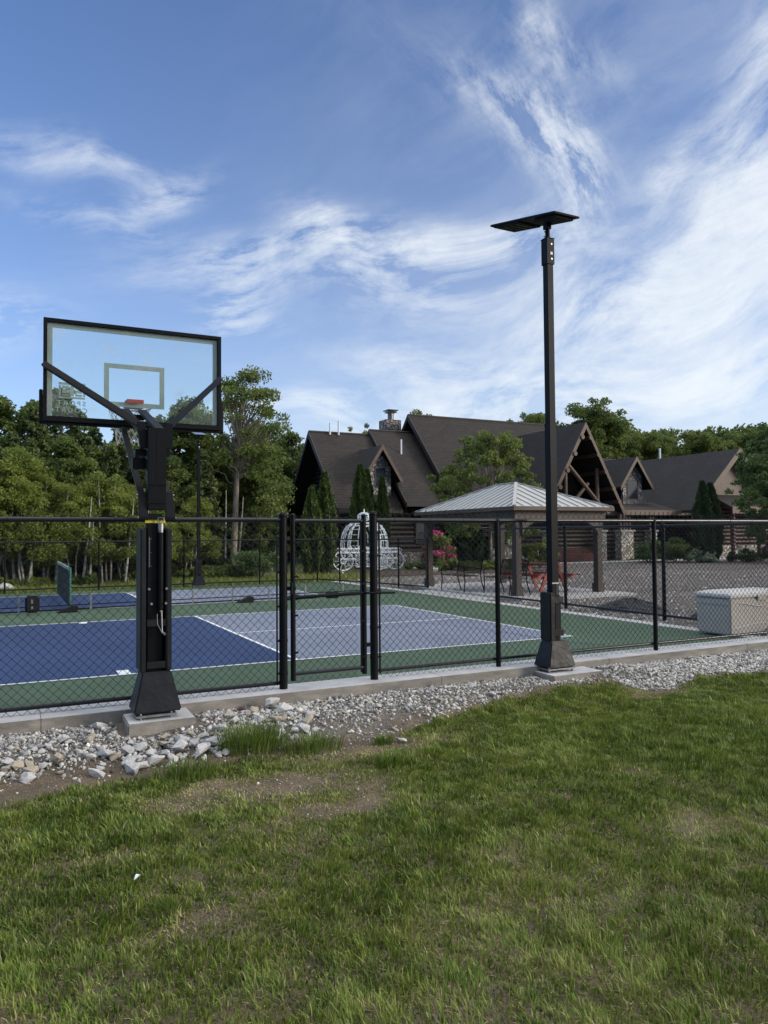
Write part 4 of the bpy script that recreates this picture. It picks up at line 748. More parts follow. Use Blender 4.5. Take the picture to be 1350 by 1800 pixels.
# benches
def bench(x, y, ln, label):
    t = thing('park_bench', (x, y, .06), label, 'bench'); z0 = .06
    B = MB(); 
    for k in range(5): B.beam((x+.06+k*.10, y, z0+.43), (x+.06+k*.10, y+ln, z0+.43), .08, .022, (0, 0, 1))
    B.build('seat', 'timber', t)
    B = MB(); n = 12
    for k in range(n):
        a, b_ = y+ln*k/n, y+ln*(k+1)/n
        for m_ in range(3): z = z0+.52+m_*.12; B.tube([(x+.55+.03*m_, a, z), (x+.565+.03*m_, b_, z+.12)], .009, 4); B.tube([(x+.55+.03*m_, b_, z), (x+.565+.03*m_, a, z+.12)], .009, 4)
    B.tube([(x+.62, y+ln*k/10, z0+.86+.05*math.sin(math.pi*k/10)) for k in range(11)], .014, 6); B.tube([(x+.54, y, z0+.5), (x+.54, y+ln, z0+.5)], .012, 6)
    B.build('backrest', 'black', t)
    for yy in (y, y+ln):
        B = MB(); B.tube([(x, yy, z0), (x+.03, yy, z0+.3), (x, yy, z0+.58), (x+.06, yy, z0+.66), (x+.3, yy, z0+.66), (x+.52, yy, z0+.62)], .016, 6); B.build('arm_leg', 'black', t, smooth=True)
        B = MB(); B.tube([(x+.66, yy, z0), (x+.56, yy, z0+.3), (x+.54, yy, z0+.5), (x+.62, yy, z0+.88)], .016, 6); B.build('back_leg', 'black', t, smooth=True)
    return t
bench(7.66, 7.95, 1.2, 'black iron lattice back bench on the slab edge, left one near the gazebo post'); bench(8.0, 6.35, 1.15, 'black iron lattice back bench directly left of the red picnic table')
t = thing('picnic_table', (9.75, 7.3, .06), 'red wooden A-frame picnic table under the gazebo', 'picnic table')
z0 = .06
for y in (6.75, 8.05):
    B = MB(); B.beam((9.3, y, z0), (9.62, y, z0+.72), .09, .045, (0, 1, 0)); B.beam((10.2, y, z0), (9.88, y, z0+.72), .09, .045, (0, 1, 0)); B.build('leg', 'redwood', t)
    MB().beam((9.05, y+.05, z0+.4), (10.45, y+.05, z0+.4), .09, .04, (0, 1, 0)).build('crossbar', 'redwood', t)
B = MB(); 
for k in range(5): B.b2((9.38+k*.15, 6.5, z0+.72), (9.52+k*.15, 8.3, z0+.76))
B.build('table_top', 'redwood', t)
for x in (9.05, 10.2): MB().b2((x, 6.5, z0+.44), (x+.25, 8.3, z0+.48)).build('seat', 'redwood', t)
# dark millings mounds
def mound(x, y, rx, ry, h, label):
    n = 24; r = np.random.default_rng(int(x*100)); V = []; Fs = []
    for i in range(9):
        for k in range(n):
            a = 2*math.pi*k/n; rr = i/8; hz = h*(1-rr**1.6)*(.8+.4*r.random()); V.append((x+rx*rr*math.cos(a)*(.9+.2*r.random()), y+ry*rr*math.sin(a)*(.9+.2*r.random()), max(hz, 0)-.005 if i < 8 else -.01))
    Fs = [(i*n+k, i*n+(k+1) % n, (i+1)*n+(k+1) % n, (i+1)*n+k) for i in range(8) for k in range(n)]
    me = bpy.data.meshes.new('millings_mound'); me.from_pydata([(a-x, b_-y, c) for a, b_, c in V], [], Fs); o = link('millings_mound', me, 'mound'); o.location = (x, y, 0); return tag(o, label, 'mound')
mound(8.35, 2.5, .65, .95, .24, 'dark low mound of asphalt millings just beyond the side fence'); mound(8.3, .4, .35, .5, .28, 'small dark mound of millings left of the storage box'); mound(33, 8.2, 6, 2.2, .45, 'wide dark mound at the right edge of the gravel lot')
# ------------------------------------------------------------------ the log lodge (ridges along X, entrance gable and right wing along Y)
lodge = thing('log_lodge', (24, 28, 0), 'dark log lodge with steep brown shingle roofs, dormers and a timber entrance gable', 'lodge')
def roofX(x0, x1, yf, zf, yr, zr, yb, zb, th=.16, m='roofx', nm='roof', fascia=True):
    B = MB(); nfv = Vector((0, zr-zf, -(yr-yf))).normalized()*0
    B.add([(x0, yf, zf), (x1, yf, zf), (x1, yr, zr), (x0, yr, zr), (x1, yb, zb), (x0, yb, zb)]+[(x0, yf, zf-th), (x1, yf, zf-th), (x1, yr, zr-th), (x0, yr, zr-th), (x1, yb, zb-th), (x0, yb, zb-th)],
          [(0, 1, 2, 3), (3, 2, 4, 5), (7, 6, 9, 8), (8, 9, 11, 10), (6, 7, 1, 0), (10, 11, 5, 4), (0, 3, 9, 6), (3, 5, 11, 9), (2, 1, 7, 8), (4, 2, 8, 10)])
    r_ = B.build(nm, m, lodge)
    if fascia:
        B = MB(); k = .30
        for a, b_ in (((yf, zf), (yr, zr)), ((yr, zr), (yb, zb))):
            V = [(a[0], a[1]+.02), (b_[0], b_[1]+.02), (b_[0], b_[1]-k-.06), (a[0], a[1]-k)]; B.prism(V, 0, x0-.05, x0-.002)
        B.build('rake_board', 'trimdk', r_)
        MB().b2((x0, yf-.05, zf-.24), (x1, yf-.002, zf+.0)).build('fascia', 'trimdk', r_)
        B = MB(); B.cyl((x0, yr, zr+.0), (x1, yr, zr+.0), .07, 6); B.build('ridge_cap', 'trimdk', r_)
    return r_
def roofY(y0, y1, xl, zl, xc, zc, xr, zr_, th=.16, m='roofy', nm='roof', k=.30, tm='trim', parent=None):
    B = MB(); parent = parent or lodge
    B.add([(xl, y0, zl), (xl, y1, zl), (xc, y1, zc), (xc, y0, zc), (xr, y1, zr_), (xr, y0, zr_)]+[(xl, y0, zl-th), (xl, y1, zl-th), (xc, y1, zc-th), (xc, y0, zc-th), (xr, y1, zr_-th), (xr, y0, zr_-th)],
          [(0, 3, 2, 1), (3, 5, 4, 2), (7, 8, 9, 6), (8, 10, 11, 9), (6, 0, 1, 7), (10, 4, 5, 11), (0, 6, 9, 3), (3, 9, 11, 5), (2, 8, 7, 1), (4, 10, 8, 2)])
    r_ = B.build(nm, m, parent)
    B = MB()
    for a, b_ in (((xl, zl), (xc, zc)), ((xc, zc), (xr, zr_))): B.prism([(a[0], a[1]+.02), (b_[0], b_[1]+.02), (b_[0], b_[1]-k-.04), (a[0], a[1]-k)], 1, y0-.05, y0-.002)
    return r_, B.build('rake_board', tm, r_) if r_.parent is lodge else B.build('rake_trim', tm, r_)
# left block
roofX(12.1, 16.0, 27.2, 3.1, 31.5, 7.75, 35.7, 3.1)
roofX(16.0, 19.5, 26.75, 3.45, 31.5, 8.05, 35.9, 3.5)
roofX(18.7, 29.3, 26.0, 3.35, 31.5, 9.15, 37, 3.3)
# log walls
def logwall_x(x, y0, y1, z1, gable=None, z0=.1, d=.26, nm='log_wall', m='log'):
    B = MB(); z = z0+d/2
    while z < (gable[1] if gable else z1):
        a, b_ = y0, y1
        if gable and z > z1: f = (gable[1]-z)/(gable[1]-z1); a, b_ = gable[0]-(gable[0]-y0)*f, gable[0]+(y1-gable[0])*f
        if b_-a > .2: B.cyl((x, a-.0, z), (x, b_, z), d/2*1.03, 10)
        z += d
    return B.build(nm, m, lodge, smooth=True)
def logwall_y(y, x0, x1, z1, z0=.1, d=.26, m='log'):
    B = MB(); z = z0+d/2
    while z < z1: B.cyl((x0, y, z), (x1, y, z), d/2*1.03, 10); z += d
    return B.build('log_wall', m, lodge, smooth=True)
logwall_x(13.2, 28.0, 34.9, 3.6, (31.5, 7.3)); logwall_y(28.0, 13.2, 23.5, 3.0)
logwall_x(19.7, 26.9, 36, 4.1, (31.5, 8.7))
MB().prism([(27.0, 4.2), (31.5, 8.9), (36, 4.2)], 0, 19.75, 19.9).build('gable_wall', 'deepwood', lodge)
B = MB(); 
for i in range(13): f = i/12; z = 5.0+3.4*f; y = 27.7+3.3*f; B.cyl((18.85, y+.28, z), (19.7, y+.28, z), .12, 8)
B.build('log_end', 'log', lodge)
def window(x0, x1, z0, z1, y, parent, axis=1, m='trimdk', bars=True):
    B = MB(); t = .07
    if axis == 1:
        f = B.b2((x0-t, y-.05, z0-t), (x0, y+.02, z1+t)).b2((x1, y-.05, z0-t), (x1+t, y+.02, z1+t)).b2((x0, y-.05, z1), (x1, y+.02, z1+t)).b2((x0, y-.05, z0-t), (x1, y+.02, z0))
        if bars: B.b2(((x0+x1)/2-.02, y-.04, z0), ((x0+x1)/2+.02, y, z1)); 
        f = B.build('window', m, parent); gp = MB().b2((x0, y-.015, z0), (x1, y+.01, z1)).build('pane', 'glassdk', f)
    else:
        B.b2((y-.05, x0-t, z0-t), (y+.02, x0, z1+t)).b2((y-.05, x1, z0-t), (y+.02, x1+t, z1+t)).b2((y-.05, x0, z1), (y+.02, x1, z1+t)).b2((y-.05, x0, z0-t), (y+.02, x1, z0))
        f = B.build('window', m, parent); gp = MB().b2((y-.015, x0, z0), (y+.01, x1, z1)).build('pane', 'glassdk', f)
    return f
window(30.9, 31.7, 4.4, 5.8, 13.03, lodge, 0, 'log'); window(29.3, 30.4, 1.2, 2.4, 13.03, lodge, 0, 'log')
for x in (14.2, 17.2, 20.5): window(x, x+1.1, 1.2, 2.3, 27.86, lodge)
# dormers
def dormer(cx, y, zb, ze, zp, hw, ww, yback, winz, name_tm='trim', m='roofy', wx=0):
    d = MB().prism([(cx-ww, zb), (cx+ww, zb), (cx+ww, ze), (cx, zp-.25), (cx-ww, ze)], 1, y, y+.18).build('dormer', 'stone', lodge)
    MB().prism([(cx-ww, zb), (cx+ww, zb), (cx+ww, ze), (cx, zp-.3), (cx-ww, ze)], 1, y+.181, yback-.3).build('dormer_side', 'log', d)
    sl_ = (zp-ze)/ww; r_, _ = roofY(y-.42, yback, cx-hw, zp-sl_*hw*1.02, cx, zp+.1, cx+hw, zp-sl_*hw*1.02, .12, m, 'dormer_roof', .26, name_tm, parent=d)
    return d
def dwin(d, cx, y, w_, z0, z1):
    B = MB(); t = .06; B.b2((cx-w_-t, y-.03, z0-t), (cx-w_, y+.0, z1+t)).b2((cx+w_, y-.03, z0-t), (cx+w_+t, y, z1+t)).b2((cx-w_, y-.03, z1), (cx+w_, y, z1+t)).b2((cx-w_, y-.03, z0-t), (cx+w_, y, z0)); B.build('window_frame', 'trimdk', d)
    MB().b2((cx-w_, y-.012, z0), (cx+w_, y-.002, z1)).build('pane', 'glassdk', d)
d1 = dormer(14.9, 27.9, 3.8, 5.5, 6.55, 1.22, .72, 31.2, None); dwin(d1, 14.95, 27.9, .27, 4.35, 5.35)
# chimney
ch = MB().b2((17.75, 32.7, 7.0), (18.85, 33.7, 9.0)).build('chimney', 'stone', lodge)
B = MB(); B.cyl((18.35, 33.2, 9.0), (18.35, 33.2, 9.6), .2, 14); B.build('flue', 'flue', ch, smooth=True); MB().b2((17.98, 32.83, 9.62), (18.72, 33.57, 9.68)).b2((18.05, 32.9, 9.5), (18.65, 33.5, 9.56)).build('chimney_cap', 'glassdk', ch)
for x, y, z, h in ((13.35, 31.3, 7.6, .7), (13.9, 31.3, 7.6, .85), (17.35, 29.9, 6.4, .95)): MB().cyl((x, y, z), (x, y, z+h), .055, 8).build('vent_pipe', 'white', lodge, smooth=True)
# entrance gable, ridge running back into the main roof
EX, EY = 26.35, 24.0
r_, rk = roofY(EY, 33.2, 23.35, 2.95, EX, 8.1, 29.25, 2.95, .18, 'roofy', 'roof', .34, 'trim')
MB().prism([(23.9, 2.9), (EX, 7.5), (28.8, 2.9)], 1, 26.6, 26.75).build('gable_wall', 'deepwood', lodge)
B = MB(); 
for x0, z0, x1, z1, r__ in ((EX-.05, 3.1, EX-.05, 6.6, .13),): pass
B.cyl((25.2, 24.5, 2.7), (25.2, 24.5, 5.6), .13, 10); B.cyl((27.6, 24.5, 2.7), (27.6, 24.5, 5.5), .13, 10); B.cyl((25.3, 24.45, 5.7), (28.3, 24.45, 2.8), .13, 10)
B.cyl((24.2, 24.45, 4.2), (25.1, 24.45, 3.0), .11, 10); B.cyl((25.3, 24.5, 3.0), (26.9, 24.5, 4.6), .11, 10); B.cyl((23.7, 24.5, 2.85), (29.0, 24.5, 2.85), .15, 10); B.build('truss_log', 'trim', lodge, smooth=True)
B = MB()
for f in (.12, .34, .56, .78, .95):
    for sx in (-1, 1): x = EX+sx*2.55*f; z = 7.75-4.45*f*1.0; B.cyl((x, 23.88, z), (x, 26.6, z), .13, 12)
B.build('purlin_log', 'trim', lodge, smooth=True)
# porch: log columns on pale stone piers, dark recess, brick steps
for x in (23.9, 27.65, 29.35, 31.0, 33.0):
    yy = 24.4 if x < 30 else 25.6
    c = MB().b2((x-.28, yy-.28, .05), (x+.28, yy+.28, 1.75)).build('porch_pier', 'stonelt', lodge, bevel=.02); MB().b2((x-.34, yy-.34, 1.75), (x+.34, yy+.34, 1.85)).build('pier_cap', 'patio', c)
    for dx in (-.13, .13): MB().cyl((x+dx, yy, 1.85), (x+dx, yy, 2.9), .12, 10).build('porch_column', 'logred', c, smooth=True)
logwall_y(27.2, 23.5, 40, 3.3); MB().b2((24.3, 24.7, .05), (27.3, 26.9, .75)).b2((24.5, 24.3, .05), (27.1, 24.7, .5)).build('porch_steps', 'brick', lodge)
# middle block with dormer and porch roof
roofX(29.4, 41, 28.6, 3.6, 34, 7.3, 40, 3.2, m='roofy', nm='roof')
d2 = dormer(33.5, 27.6, 3.55, 5.5, 6.6, 1.45, .85, 33.5, None, 'trim'); dwin(d2, 33.5, 27.6, .42, 3.95, 5.15)
B = MB(); B.add([(29.4, 25.2, 3.05), (36.3, 25.2, 3.05), (36.3, 28.4, 3.75), (29.4, 28.4, 3.75), (29.4, 25.2, 2.85), (36.3, 25.2, 2.85), (36.3, 28.4, 3.5), (29.4, 28.4, 3.5)], [(0, 1, 2, 3), (4, 7, 6, 5), (0, 4, 5, 1), (1, 5, 6, 2), (2, 6, 7, 3), (3, 7, 4, 0)]); pr = B.build('porch_roof', 'roofx', lodge)
MB().b2((29.35, 25.14, 2.78), (36.35, 25.197, 3.08)).build('fascia', 'trim', pr)
# right wing, gable facing the lot
WX, WY = 39.7, 24.2
roofY(WY, 34.2, 35.35, 3.1, WX, 7.2, 44.05, 3.1, .18, 'roofy', 'roof', .40, 'trim')
MB().prism([(36.6, 3.6), (WX, 6.7), (42.8, 3.6)], 1, 24.9, 25.05).build('gable_wall', 'logred', lodge)
logwall_y(25.0, 36.4, 43.2, 3.4, m='logred'); logwall_x(36.4, 25.0, 33, 3.2)
B = MB(); B.add([(37.6, 23.2, 3.25), (43.5, 23.2, 3.25), (43.5, 25, 4.2), (37.6, 25, 4.2), (37.6, 23.2, 3.0), (43.5, 23.2, 3.0), (43.5, 25, 3.95), (37.6, 25, 3.95)], [(0, 1, 2, 3), (4, 7, 6, 5), (0, 4, 5, 1), (1, 5, 6, 2), (2, 6, 7, 3), (3, 7, 4, 0)]); pr = B.build('porch_roof', 'roofx', lodge)
MB().b2((37.55, 23.14, 2.85), (43.55, 23.197, 3.3)).build('fascia', 'trim', pr)
for x in (37.9, 40.4, 43.0):
    B = MB(); z = .15
    while z < 2.95: B.ball((x, 23.45, z), .17, 5, (1, 1, .9)); z += .24
    B.build('stacked_log_post', 'logred', lodge, smooth=True)
MB().b2((36.9, 24.2, .0), (43.4, 24.75, .8)).build('stone_plinth', 'stonelt', lodge); MB().b2((13.0, 27.3, .0), (23.4, 27.7, .7)).build('stone_plinth', 'stone', lodge)
MB().b2((28.4, 32.5, 7.2), (28.6, 32.7, 7.9)).build('vent_pipe', 'white', lodge); MB().cyl((39.7, 31, 7.0), (39.7, 31, 7.95), .07, 8).build('vent_pipe', 'white', lodge)
# side porch at the far left
B = MB(); B.prism([(33.8, 2.9), (38.5, 2.7), (38.5, 2.5), (33.8, 2.7)], 0, 9.4, 13.0); sp_ = B.build('porch_roof', 'trimdk', lodge)
for y in (34, 36.2, 38.4): MB().cyl((9.6, y, 0), (9.6, y, 2.6), .12, 8).build('porch_column', 'log', lodge, smooth=True)
B = MB(); B.b2((9.55, 34, .95), (9.65, 38.4, 1.02))
for k in range(22): B.b2((9.58, 34.1+k*.2, .1), (9.62, 34.14+k*.2, .95))
B.build('railing', 'log', lodge)
# lit low terrace wall and railing seen past the gazebo
t = thing('terrace_wall', (20.6, 23.9, 0), 'low pale stone terrace wall with brown cap and railing right of the dark hedge', 'wall')
MB().b2((19.6, 23.7, 0), (22.6, 24.0, .95)).build('wall', 'stonelt', t); MB().b2((19.5, 23.62, .95), (22.7, 24.06, 1.06)).build('cap', 'trim', t)
B = MB(); B.b2((19.6, 23.8, 1.75), (22.6, 23.86, 1.82))
for k in range(16): B.b2((19.65+k*.19, 23.81, 1.06), (19.68+k*.19, 23.84, 1.76))
B.build('railing', 'trimdk', t)
MB.K = 1.45
# ------------------------------------------------------------------ wire pumpkin carriage ornament
CX, CY = 11.3, 22.2
cg = thing('garden_carriage', (CX, CY, .05), 'white wire pumpkin shaped carriage ornament with spoked wheels in the lodge garden', 'carriage')
def wheel(x, y, z, r, n=10):
    B = MB(); B.tube([(x+r*math.cos(a), y, z+r*math.sin(a)) for a in np.linspace(0, 2*math.pi, 25)], .022, 6)
    B.tube([(x+.12*math.cos(a), y, z+.12*math.sin(a)) for a in np.linspace(0, 2*math.pi, 13)], .015, 5)
    for k in range(n): a = 2*math.pi*k/n; B.cyl((x+.05*math.cos(a), y, z+.05*math.sin(a)), (x+r*math.cos(a), y, z+r*math.sin(a)), .012, 5)
    return B.build('wheel', 'whitemetal', cg)
for x, r in ((CX-1.12, .42), (CX+1.12, .40)):
    for y in (CY-.5, CY+.5): wheel(x, y, .05+r, r)
for x in (CX+.42,): wheel(x, CY-.56, .40, .34)
B = MB(); n = 18; z1 = 1.0; H = 1.3
for k in range(n):     # ribs of the pumpkin cage, open over the doors
    a = 2*math.pi*k/n
    if abs(math.cos(a)) < .42: t0 = .72
    else: t0 = 0
    pts = []
    for j in range(11):
        t_ = t0+(1-t0)*j/10; ph = t_*math.pi/2*1.0; rr = 1.02*math.cos(ph)**.5 if t_ < .999 else .08; pts.append((CX+rr*math.cos(a), CY+.62*rr*math.sin(a), z1+H*math.sin(ph)*.9))
    B.tube(pts, .014, 5)
for zz, rr in ((.35, .99), (.62, .95), (.86, .87), (1.02, .76), (1.13, .6)):
    pts = [(CX+1.02*rr*math.cos(a), CY+.62*1.02*rr*math.sin(a), z1+zz) for a in np.linspace(0, 2*math.pi, 31)]
    if zz < .9:
        for s_ in (0, 1):
            q = [p for p in pts if (p[0]-CX)*(1 if s_ else -1) > .43]; q.sort(key=lambda p: p[1]); 
            if s_ == 1: q = sorted(q, key=lambda p: math.atan2(p[1]-CY, p[0]-CX))
            else: q = sorted(q, key=lambda p: math.atan2(p[1]-CY, -(p[0]-CX)))
            B.tube(q, .011, 4)
    else: B.tube(pts, .012, 4)
for y in (CY-.6, CY+.6): B.tube([(CX-.42, y, z1), (CX-.42, y, z1+.6), (CX-.25, y, z1+.95), (CX, y, z1+1.05), (CX+.25, y, z1+.95), (CX+.42, y, z1+.6), (CX+.42, y, z1)], .018, 5)
B.build('cage', 'whitemetal', cg)
B = MB()
for y in (CY-.58, CY+.58):
    for z in (.55, .82, 1.0): B.tube([(CX-1.3, y, z), (CX+1.3, y, z)], .016, 5)
    for z in (.2, .55): B.tube([(CX-.62, y, z), (CX+.62, y, z)], .016, 5)
    for k in range(27): x = CX-1.3+k*.1; B.tube([(x+.05+.04*math.cos(a), y, .91+.075*math.sin(a)) for a in np.linspace(0, 6.28, 9)], .009, 4)
    for k in range(9):
        for zz in (.3, .46, .66, .76):
            x = CX-.6+k*.15; B.tube([(x+.06*math.cos(a)*(1-a*.1), y, zz+.075*math.sin(a)*(1-a*.1)) for a in np.linspace(0, 7, 9)], .009, 4)
    for k in range(6): x = CX-.4+k*.16; B.tube([(x+.08*math.cos(a), y, 1.0+.13*math.sin(a)) for a in np.linspace(0, math.pi, 7)], .011, 4)
for x in (CX-1.3, CX+1.3, CX-.62, CX+.62):
    for z in (.82, 1.0): B.tube([(x, CY-.58, z), (x, CY+.58, z)], .014, 4)
    B.tube([(x, CY-.58, .55), (x, CY+.58, .55)], .014, 4)
B.build('body_scrollwork', 'whitemetal', cg)
B = MB(); n = 14
for k in range(n): a = 2*math.pi*k/n; B.tube([(CX+.27*math.sin(p)*math.cos(a), CY+.27*math.sin(p)*math.sin(a), 2.43+.2*math.cos(p)) for p in np.linspace(.15, 3.0, 9)], .012, 4)
for zz in (-.1, 0, .1): B.tube([(CX+.26*math.cos(a), CY+.26*math.sin(a), 2.43+zz) for a in np.linspace(0, 6.283, 15)], .01, 4)
B.tube([(CX, CY, 2.6), (CX, CY, 2.78)], .02, 6); B.build('finial_pumpkin', 'whitemetal', cg)
MB.K = 1
cg.scale = (1.17, 1.1, 1.03)
# ------------------------------------------------------------------ trees and shrubs
def leafcloud(C, size, seed, var=None, droop=0., asp=1.6, off=(0, 0, 0)):
    """C: leaf centres; each leaf a small folded diamond of its own direction"""
    r = np.random.default_rng(seed); n = len(C); a = r.normal(size=(n, 3)); a[:, 2] -= droop; a /= np.linalg.norm(a, axis=1)[:, None]; b_ = r.normal(size=(n, 3)); b_ -= (b_*a).sum(1)[:, None]*a; b_ /= np.linalg.norm(b_, axis=1)[:, None]
    s = (size*(.6+.8*r.random(n)))[:, None]; nrm = np.cross(a, b_)
    V = np.stack([C-a*s*asp*.5, C+b_*s*.42+nrm*s*.12, C+a*s*asp*.5, C-b_*s*.42+nrm*s*.12], 1).reshape(-1, 3); i = np.arange(n)[:, None]*4
    v = var if var is not None else r.random(n)
    return V, i+np.array([[0, 1, 2, 3]]), np.repeat(np.clip(v, 0, 1), 4)
def crownpoints(r, clusters, per, spread):
    """clusters (n,4): centre and radius; leaves gathered toward each cluster's shell"""
    C = []; va = []
    for (x, y, z, rad) in clusters:
        k = int(per*(rad/spread)**2); d = r.normal(size=(k, 3)); d /= np.linalg.norm(d, axis=1)[:, None]; q = d*rad*(r.random(k)[:, None]**.45); q[:, 2] *= .62
        C.append(q+np.array([x, y, z])); va.append(np.full(k, r.normal(.5, .2))+r.normal(0, .16, k))
    return np.concatenate(C), np.concatenate(va)
def tree_mesh(kind, seed):
    """returns (crown mesh, wood MB) for a tree of unit kind, standing at the origin"""
    r = np.random.default_rng(seed); W = MB(); cl = []
    def limb(p0, p1, r0, r1, bend=.12, n=5):
        p0, p1 = np.array(p0), np.array(p1); L_ = np.linalg.norm(p1-p0); q = [p0+(p1-p0)*t+r.normal(0, bend*L_*.25, 3)*math.sin(math.pi*t) for t in np.linspace(0, 1, n)]; W.tube(q, list(np.linspace(r0, r1, n)), 6, False); return q
    if kind == 'birch':
        H = 4.2; size = .06
        for k in range(r.integers(2, 4)):
            a = r.uniform(0, 6.28); top = (.75*math.cos(a)*r.random(), .75*math.sin(a)*r.random(), H*r.uniform(.8, .97)); b0 = (.2*math.cos(a), .2*math.sin(a), 0); q = limb(b0, top, .045, .012, .1, 7)
            for j in range(13):
                t = .22+.75*j/13; p = np.array(b0)+(np.array(top)-b0)*t; a2 = r.uniform(0, 6.28); ln = (1-t)*.95+.25; e = p+np.array([math.cos(a2)*ln, math.sin(a2)*ln, .35*ln]); limb(p, e, .014, .005, .1, 3); cl.append((*e, r.uniform(.28, .5))); cl.append((*(p*.4+e*.6+r.normal(0, .1, 3)), r.uniform(.22, .4)))
            cl.append((*top, .3))
        per, sp = 300, .38
    elif kind == 'decid':
        H = 8; size = .12; limb((0, 0, 0), (.2, .1, H*.8), .16, .05, .08, 8)
        for j in range(46):
            z = H*(.12+.86*(j/46)); env = 1.9*math.sin(math.pi*min(1, (z/H*.95+.12)))**.7+.25; a = j*2.4+r.normal(0, .4); ln = env*r.uniform(.45, 1.05); e = np.array([math.cos(a)*ln, math.sin(a)*ln, z+r.normal(0, .2)]); limb((.1, 0, z-.5*ln*.6), e, .04, .01, .1, 3); cl.append((*e, r.uniform(.36, .66))); cl.append((*(e*np.array([1.1, 1.1, 1])+r.normal(0, .35, 3)), r.uniform(.22, .42)))
        per, sp = 290, .6
    elif kind == 'conifer':
        H = 8; size = .12; limb((0, 0, 0), (.05, .05, H), .15, .02, .02, 6); C = []; va = []
        for j in range(80):
            z = H*(.1+.89*j/80); ln = (1-z/H)**.8*2.3*r.uniform(.65, 1.1)+.12; a = j*2.4+r.normal(0, .3); n_ = int(26+95*ln); t = r.random(n_)**.7; wd_ = .34*ln*(1-t)*.8+.1
            s_ = r.normal(0, 1, n_)*wd_*.55; x = math.cos(a)*ln*t-math.sin(a)*s_; y = math.sin(a)*ln*t+math.cos(a)*s_; zz = z-.32*ln*t**1.6+r.normal(0, .07, n_); C.append(np.stack([x, y, zz], 1)); va.append(np.full(n_, r.normal(.45, .2))+.2*t); W.cyl((0, 0, z), (math.cos(a)*ln*.8, math.sin(a)*ln*.8, z-.25*ln), .018, 4, .004)
        C = np.concatenate(C); va = np.concatenate(va); return leafcloud(C, size, seed, va, .3, 1.9), W
    elif kind == 'tall':
        H = 9.3; size = .09; W.tube([(0, 0, 0), (.06, 0, 1), (.14, 0, 2.6), (.2, 0, 4.6), (.3, 0, 6.2), (.5, 0, 7.6)], [.20, .15, .13, .115, .09, .04], 10)
        for j in range(92):
            t = (j*7 % 92)/92; z = 4.9+4.2*t; env = 2.15*math.sin(math.pi*(.22+.68*t))**.8; a = j*2.4+r.normal(0, .3); ln = env*r.uniform(.35, 1.05); e = np.array([.55+math.cos(a)*ln, math.sin(a)*ln*.8, z+r.normal(0, .15)]); limb((.28, 0, 4.3+2.4*t), e, .04, .01, .12, 4); cl.append((*e, r.uniform(.32, .6)))
        for j in range(26): a = r.uniform(-.9, 1.1); ln = r.uniform(.9, 2.1); z = r.uniform(2.6, 5.4); e = np.array([.35+math.cos(a)*ln, math.sin(a)*ln, z]); cl.append((*e, r.uniform(.35, .6)))
        limb((.17, 0, 4.0), (-1.0, .1, 4.8), .035, .012, .2, 5); limb((.2, 0, 4.5), (1.3, 0, 5.5), .035, .012, .1, 5); per, sp = 118, .5
    elif kind == 'maple':
        H = 6.4; size = .105; limb((0, 0, 0), (0, 0, 2.4), .12, .09, .03, 4)
        for j in range(120):
            t = (j*11 % 120)/120; z = 1.5+4.7*t; env = 2.75*math.sin(math.pi*(.2+.72*t))**.75; a = j*2.4+r.normal(0, .3); ln = env*math.sqrt(r.uniform(.25, 1.1)); e = np.array([math.cos(a)*ln, math.sin(a)*ln, z+r.normal(0, .15)]); limb((0, 0, min(2.2+1.6*t, z)), e, .03, .008, .1, 4); cl.append((*e, r.uniform(.28, .5))); e2 = e*np.array([1.12, 1.12, 1])+r.normal(0, .3, 3); cl.append((*e2, r.uniform(.2, .34)))
        for k in range(9): a = r.uniform(0, 6.28); cl.append((1.6*math.cos(a), 1.6*math.sin(a), r.uniform(5.7, 6.3), .25))
        per, sp = 230, .55
    elif kind == 'bigleaf':
        H = 13; size = .2; limb((0, 0, 0), (.3, 0, H*.75), .3, .1, .05, 7)
        for j in range(95):
            t = j/62; z = 2.2+10.4*t; env = 4.1*math.sin(math.pi*(.16+.76*t))**.7; a = j*2.4+r.normal(0, .3); ln = env*math.sqrt(r.uniform(.2, 1.08)); e = np.array([math.cos(a)*ln, math.sin(a)*ln, z+r.normal(0, .4)]); limb((0, 0, max(1.5, z-1.8)), e, .08, .02, .1, 3); cl.append((*e, r.uniform(.9, 1.5))); cl.append((*(e*np.array([1.08, 1.08, 1])+r.normal(0, .7, 3)), r.uniform(.45, .8)))
        per, sp = 300, 1.15
    C, va = crownpoints(r, cl, per, sp); return leafcloud(C, size, seed+1, va, .15), W
LIB = {}
def tree(kind, leafm, barkm, loc, h, name, label, cat='tree', group=None, variants=3, rz=None, wide=1., htrue=None):
    i = random.randrange(variants); key = (kind, leafm, barkm, i)
    if key not in LIB:
        (V, Fq, va), W = tree_mesh(kind, 1000+i*17+hash(kind) % 7*0+len(kind)); me = npmesh(name+'_crown', V, [Fq], va); me.materials.append(M[leafm])
        wm_ = bpy.data.meshes.new(name+'_trunk'); wm_.from_pydata(W.v, [], W.f); wm_.materials.append(M[barkm]); wm_.polygons.foreach_set('use_smooth', [True]*len(wm_.polygons)); LIB[key] = (me, wm_, float(V[:, 2].max()))
    me, wm_, H = LIB[key]; s = h/H; t = thing(name, loc, label, cat, group); t.rotation_euler.z = random.uniform(0, 6.28) if rz is None else rz; t.scale = (s*wide, s*wide, s)
    c = bpy.data.objects.new('crown', me); COL.objects.link(c); c.parent = t; c2 = bpy.data.objects.new('trunk', wm_); COL.objects.link(c2); c2.parent = t; return t
G1 = 'young birches along the edge of the woods'
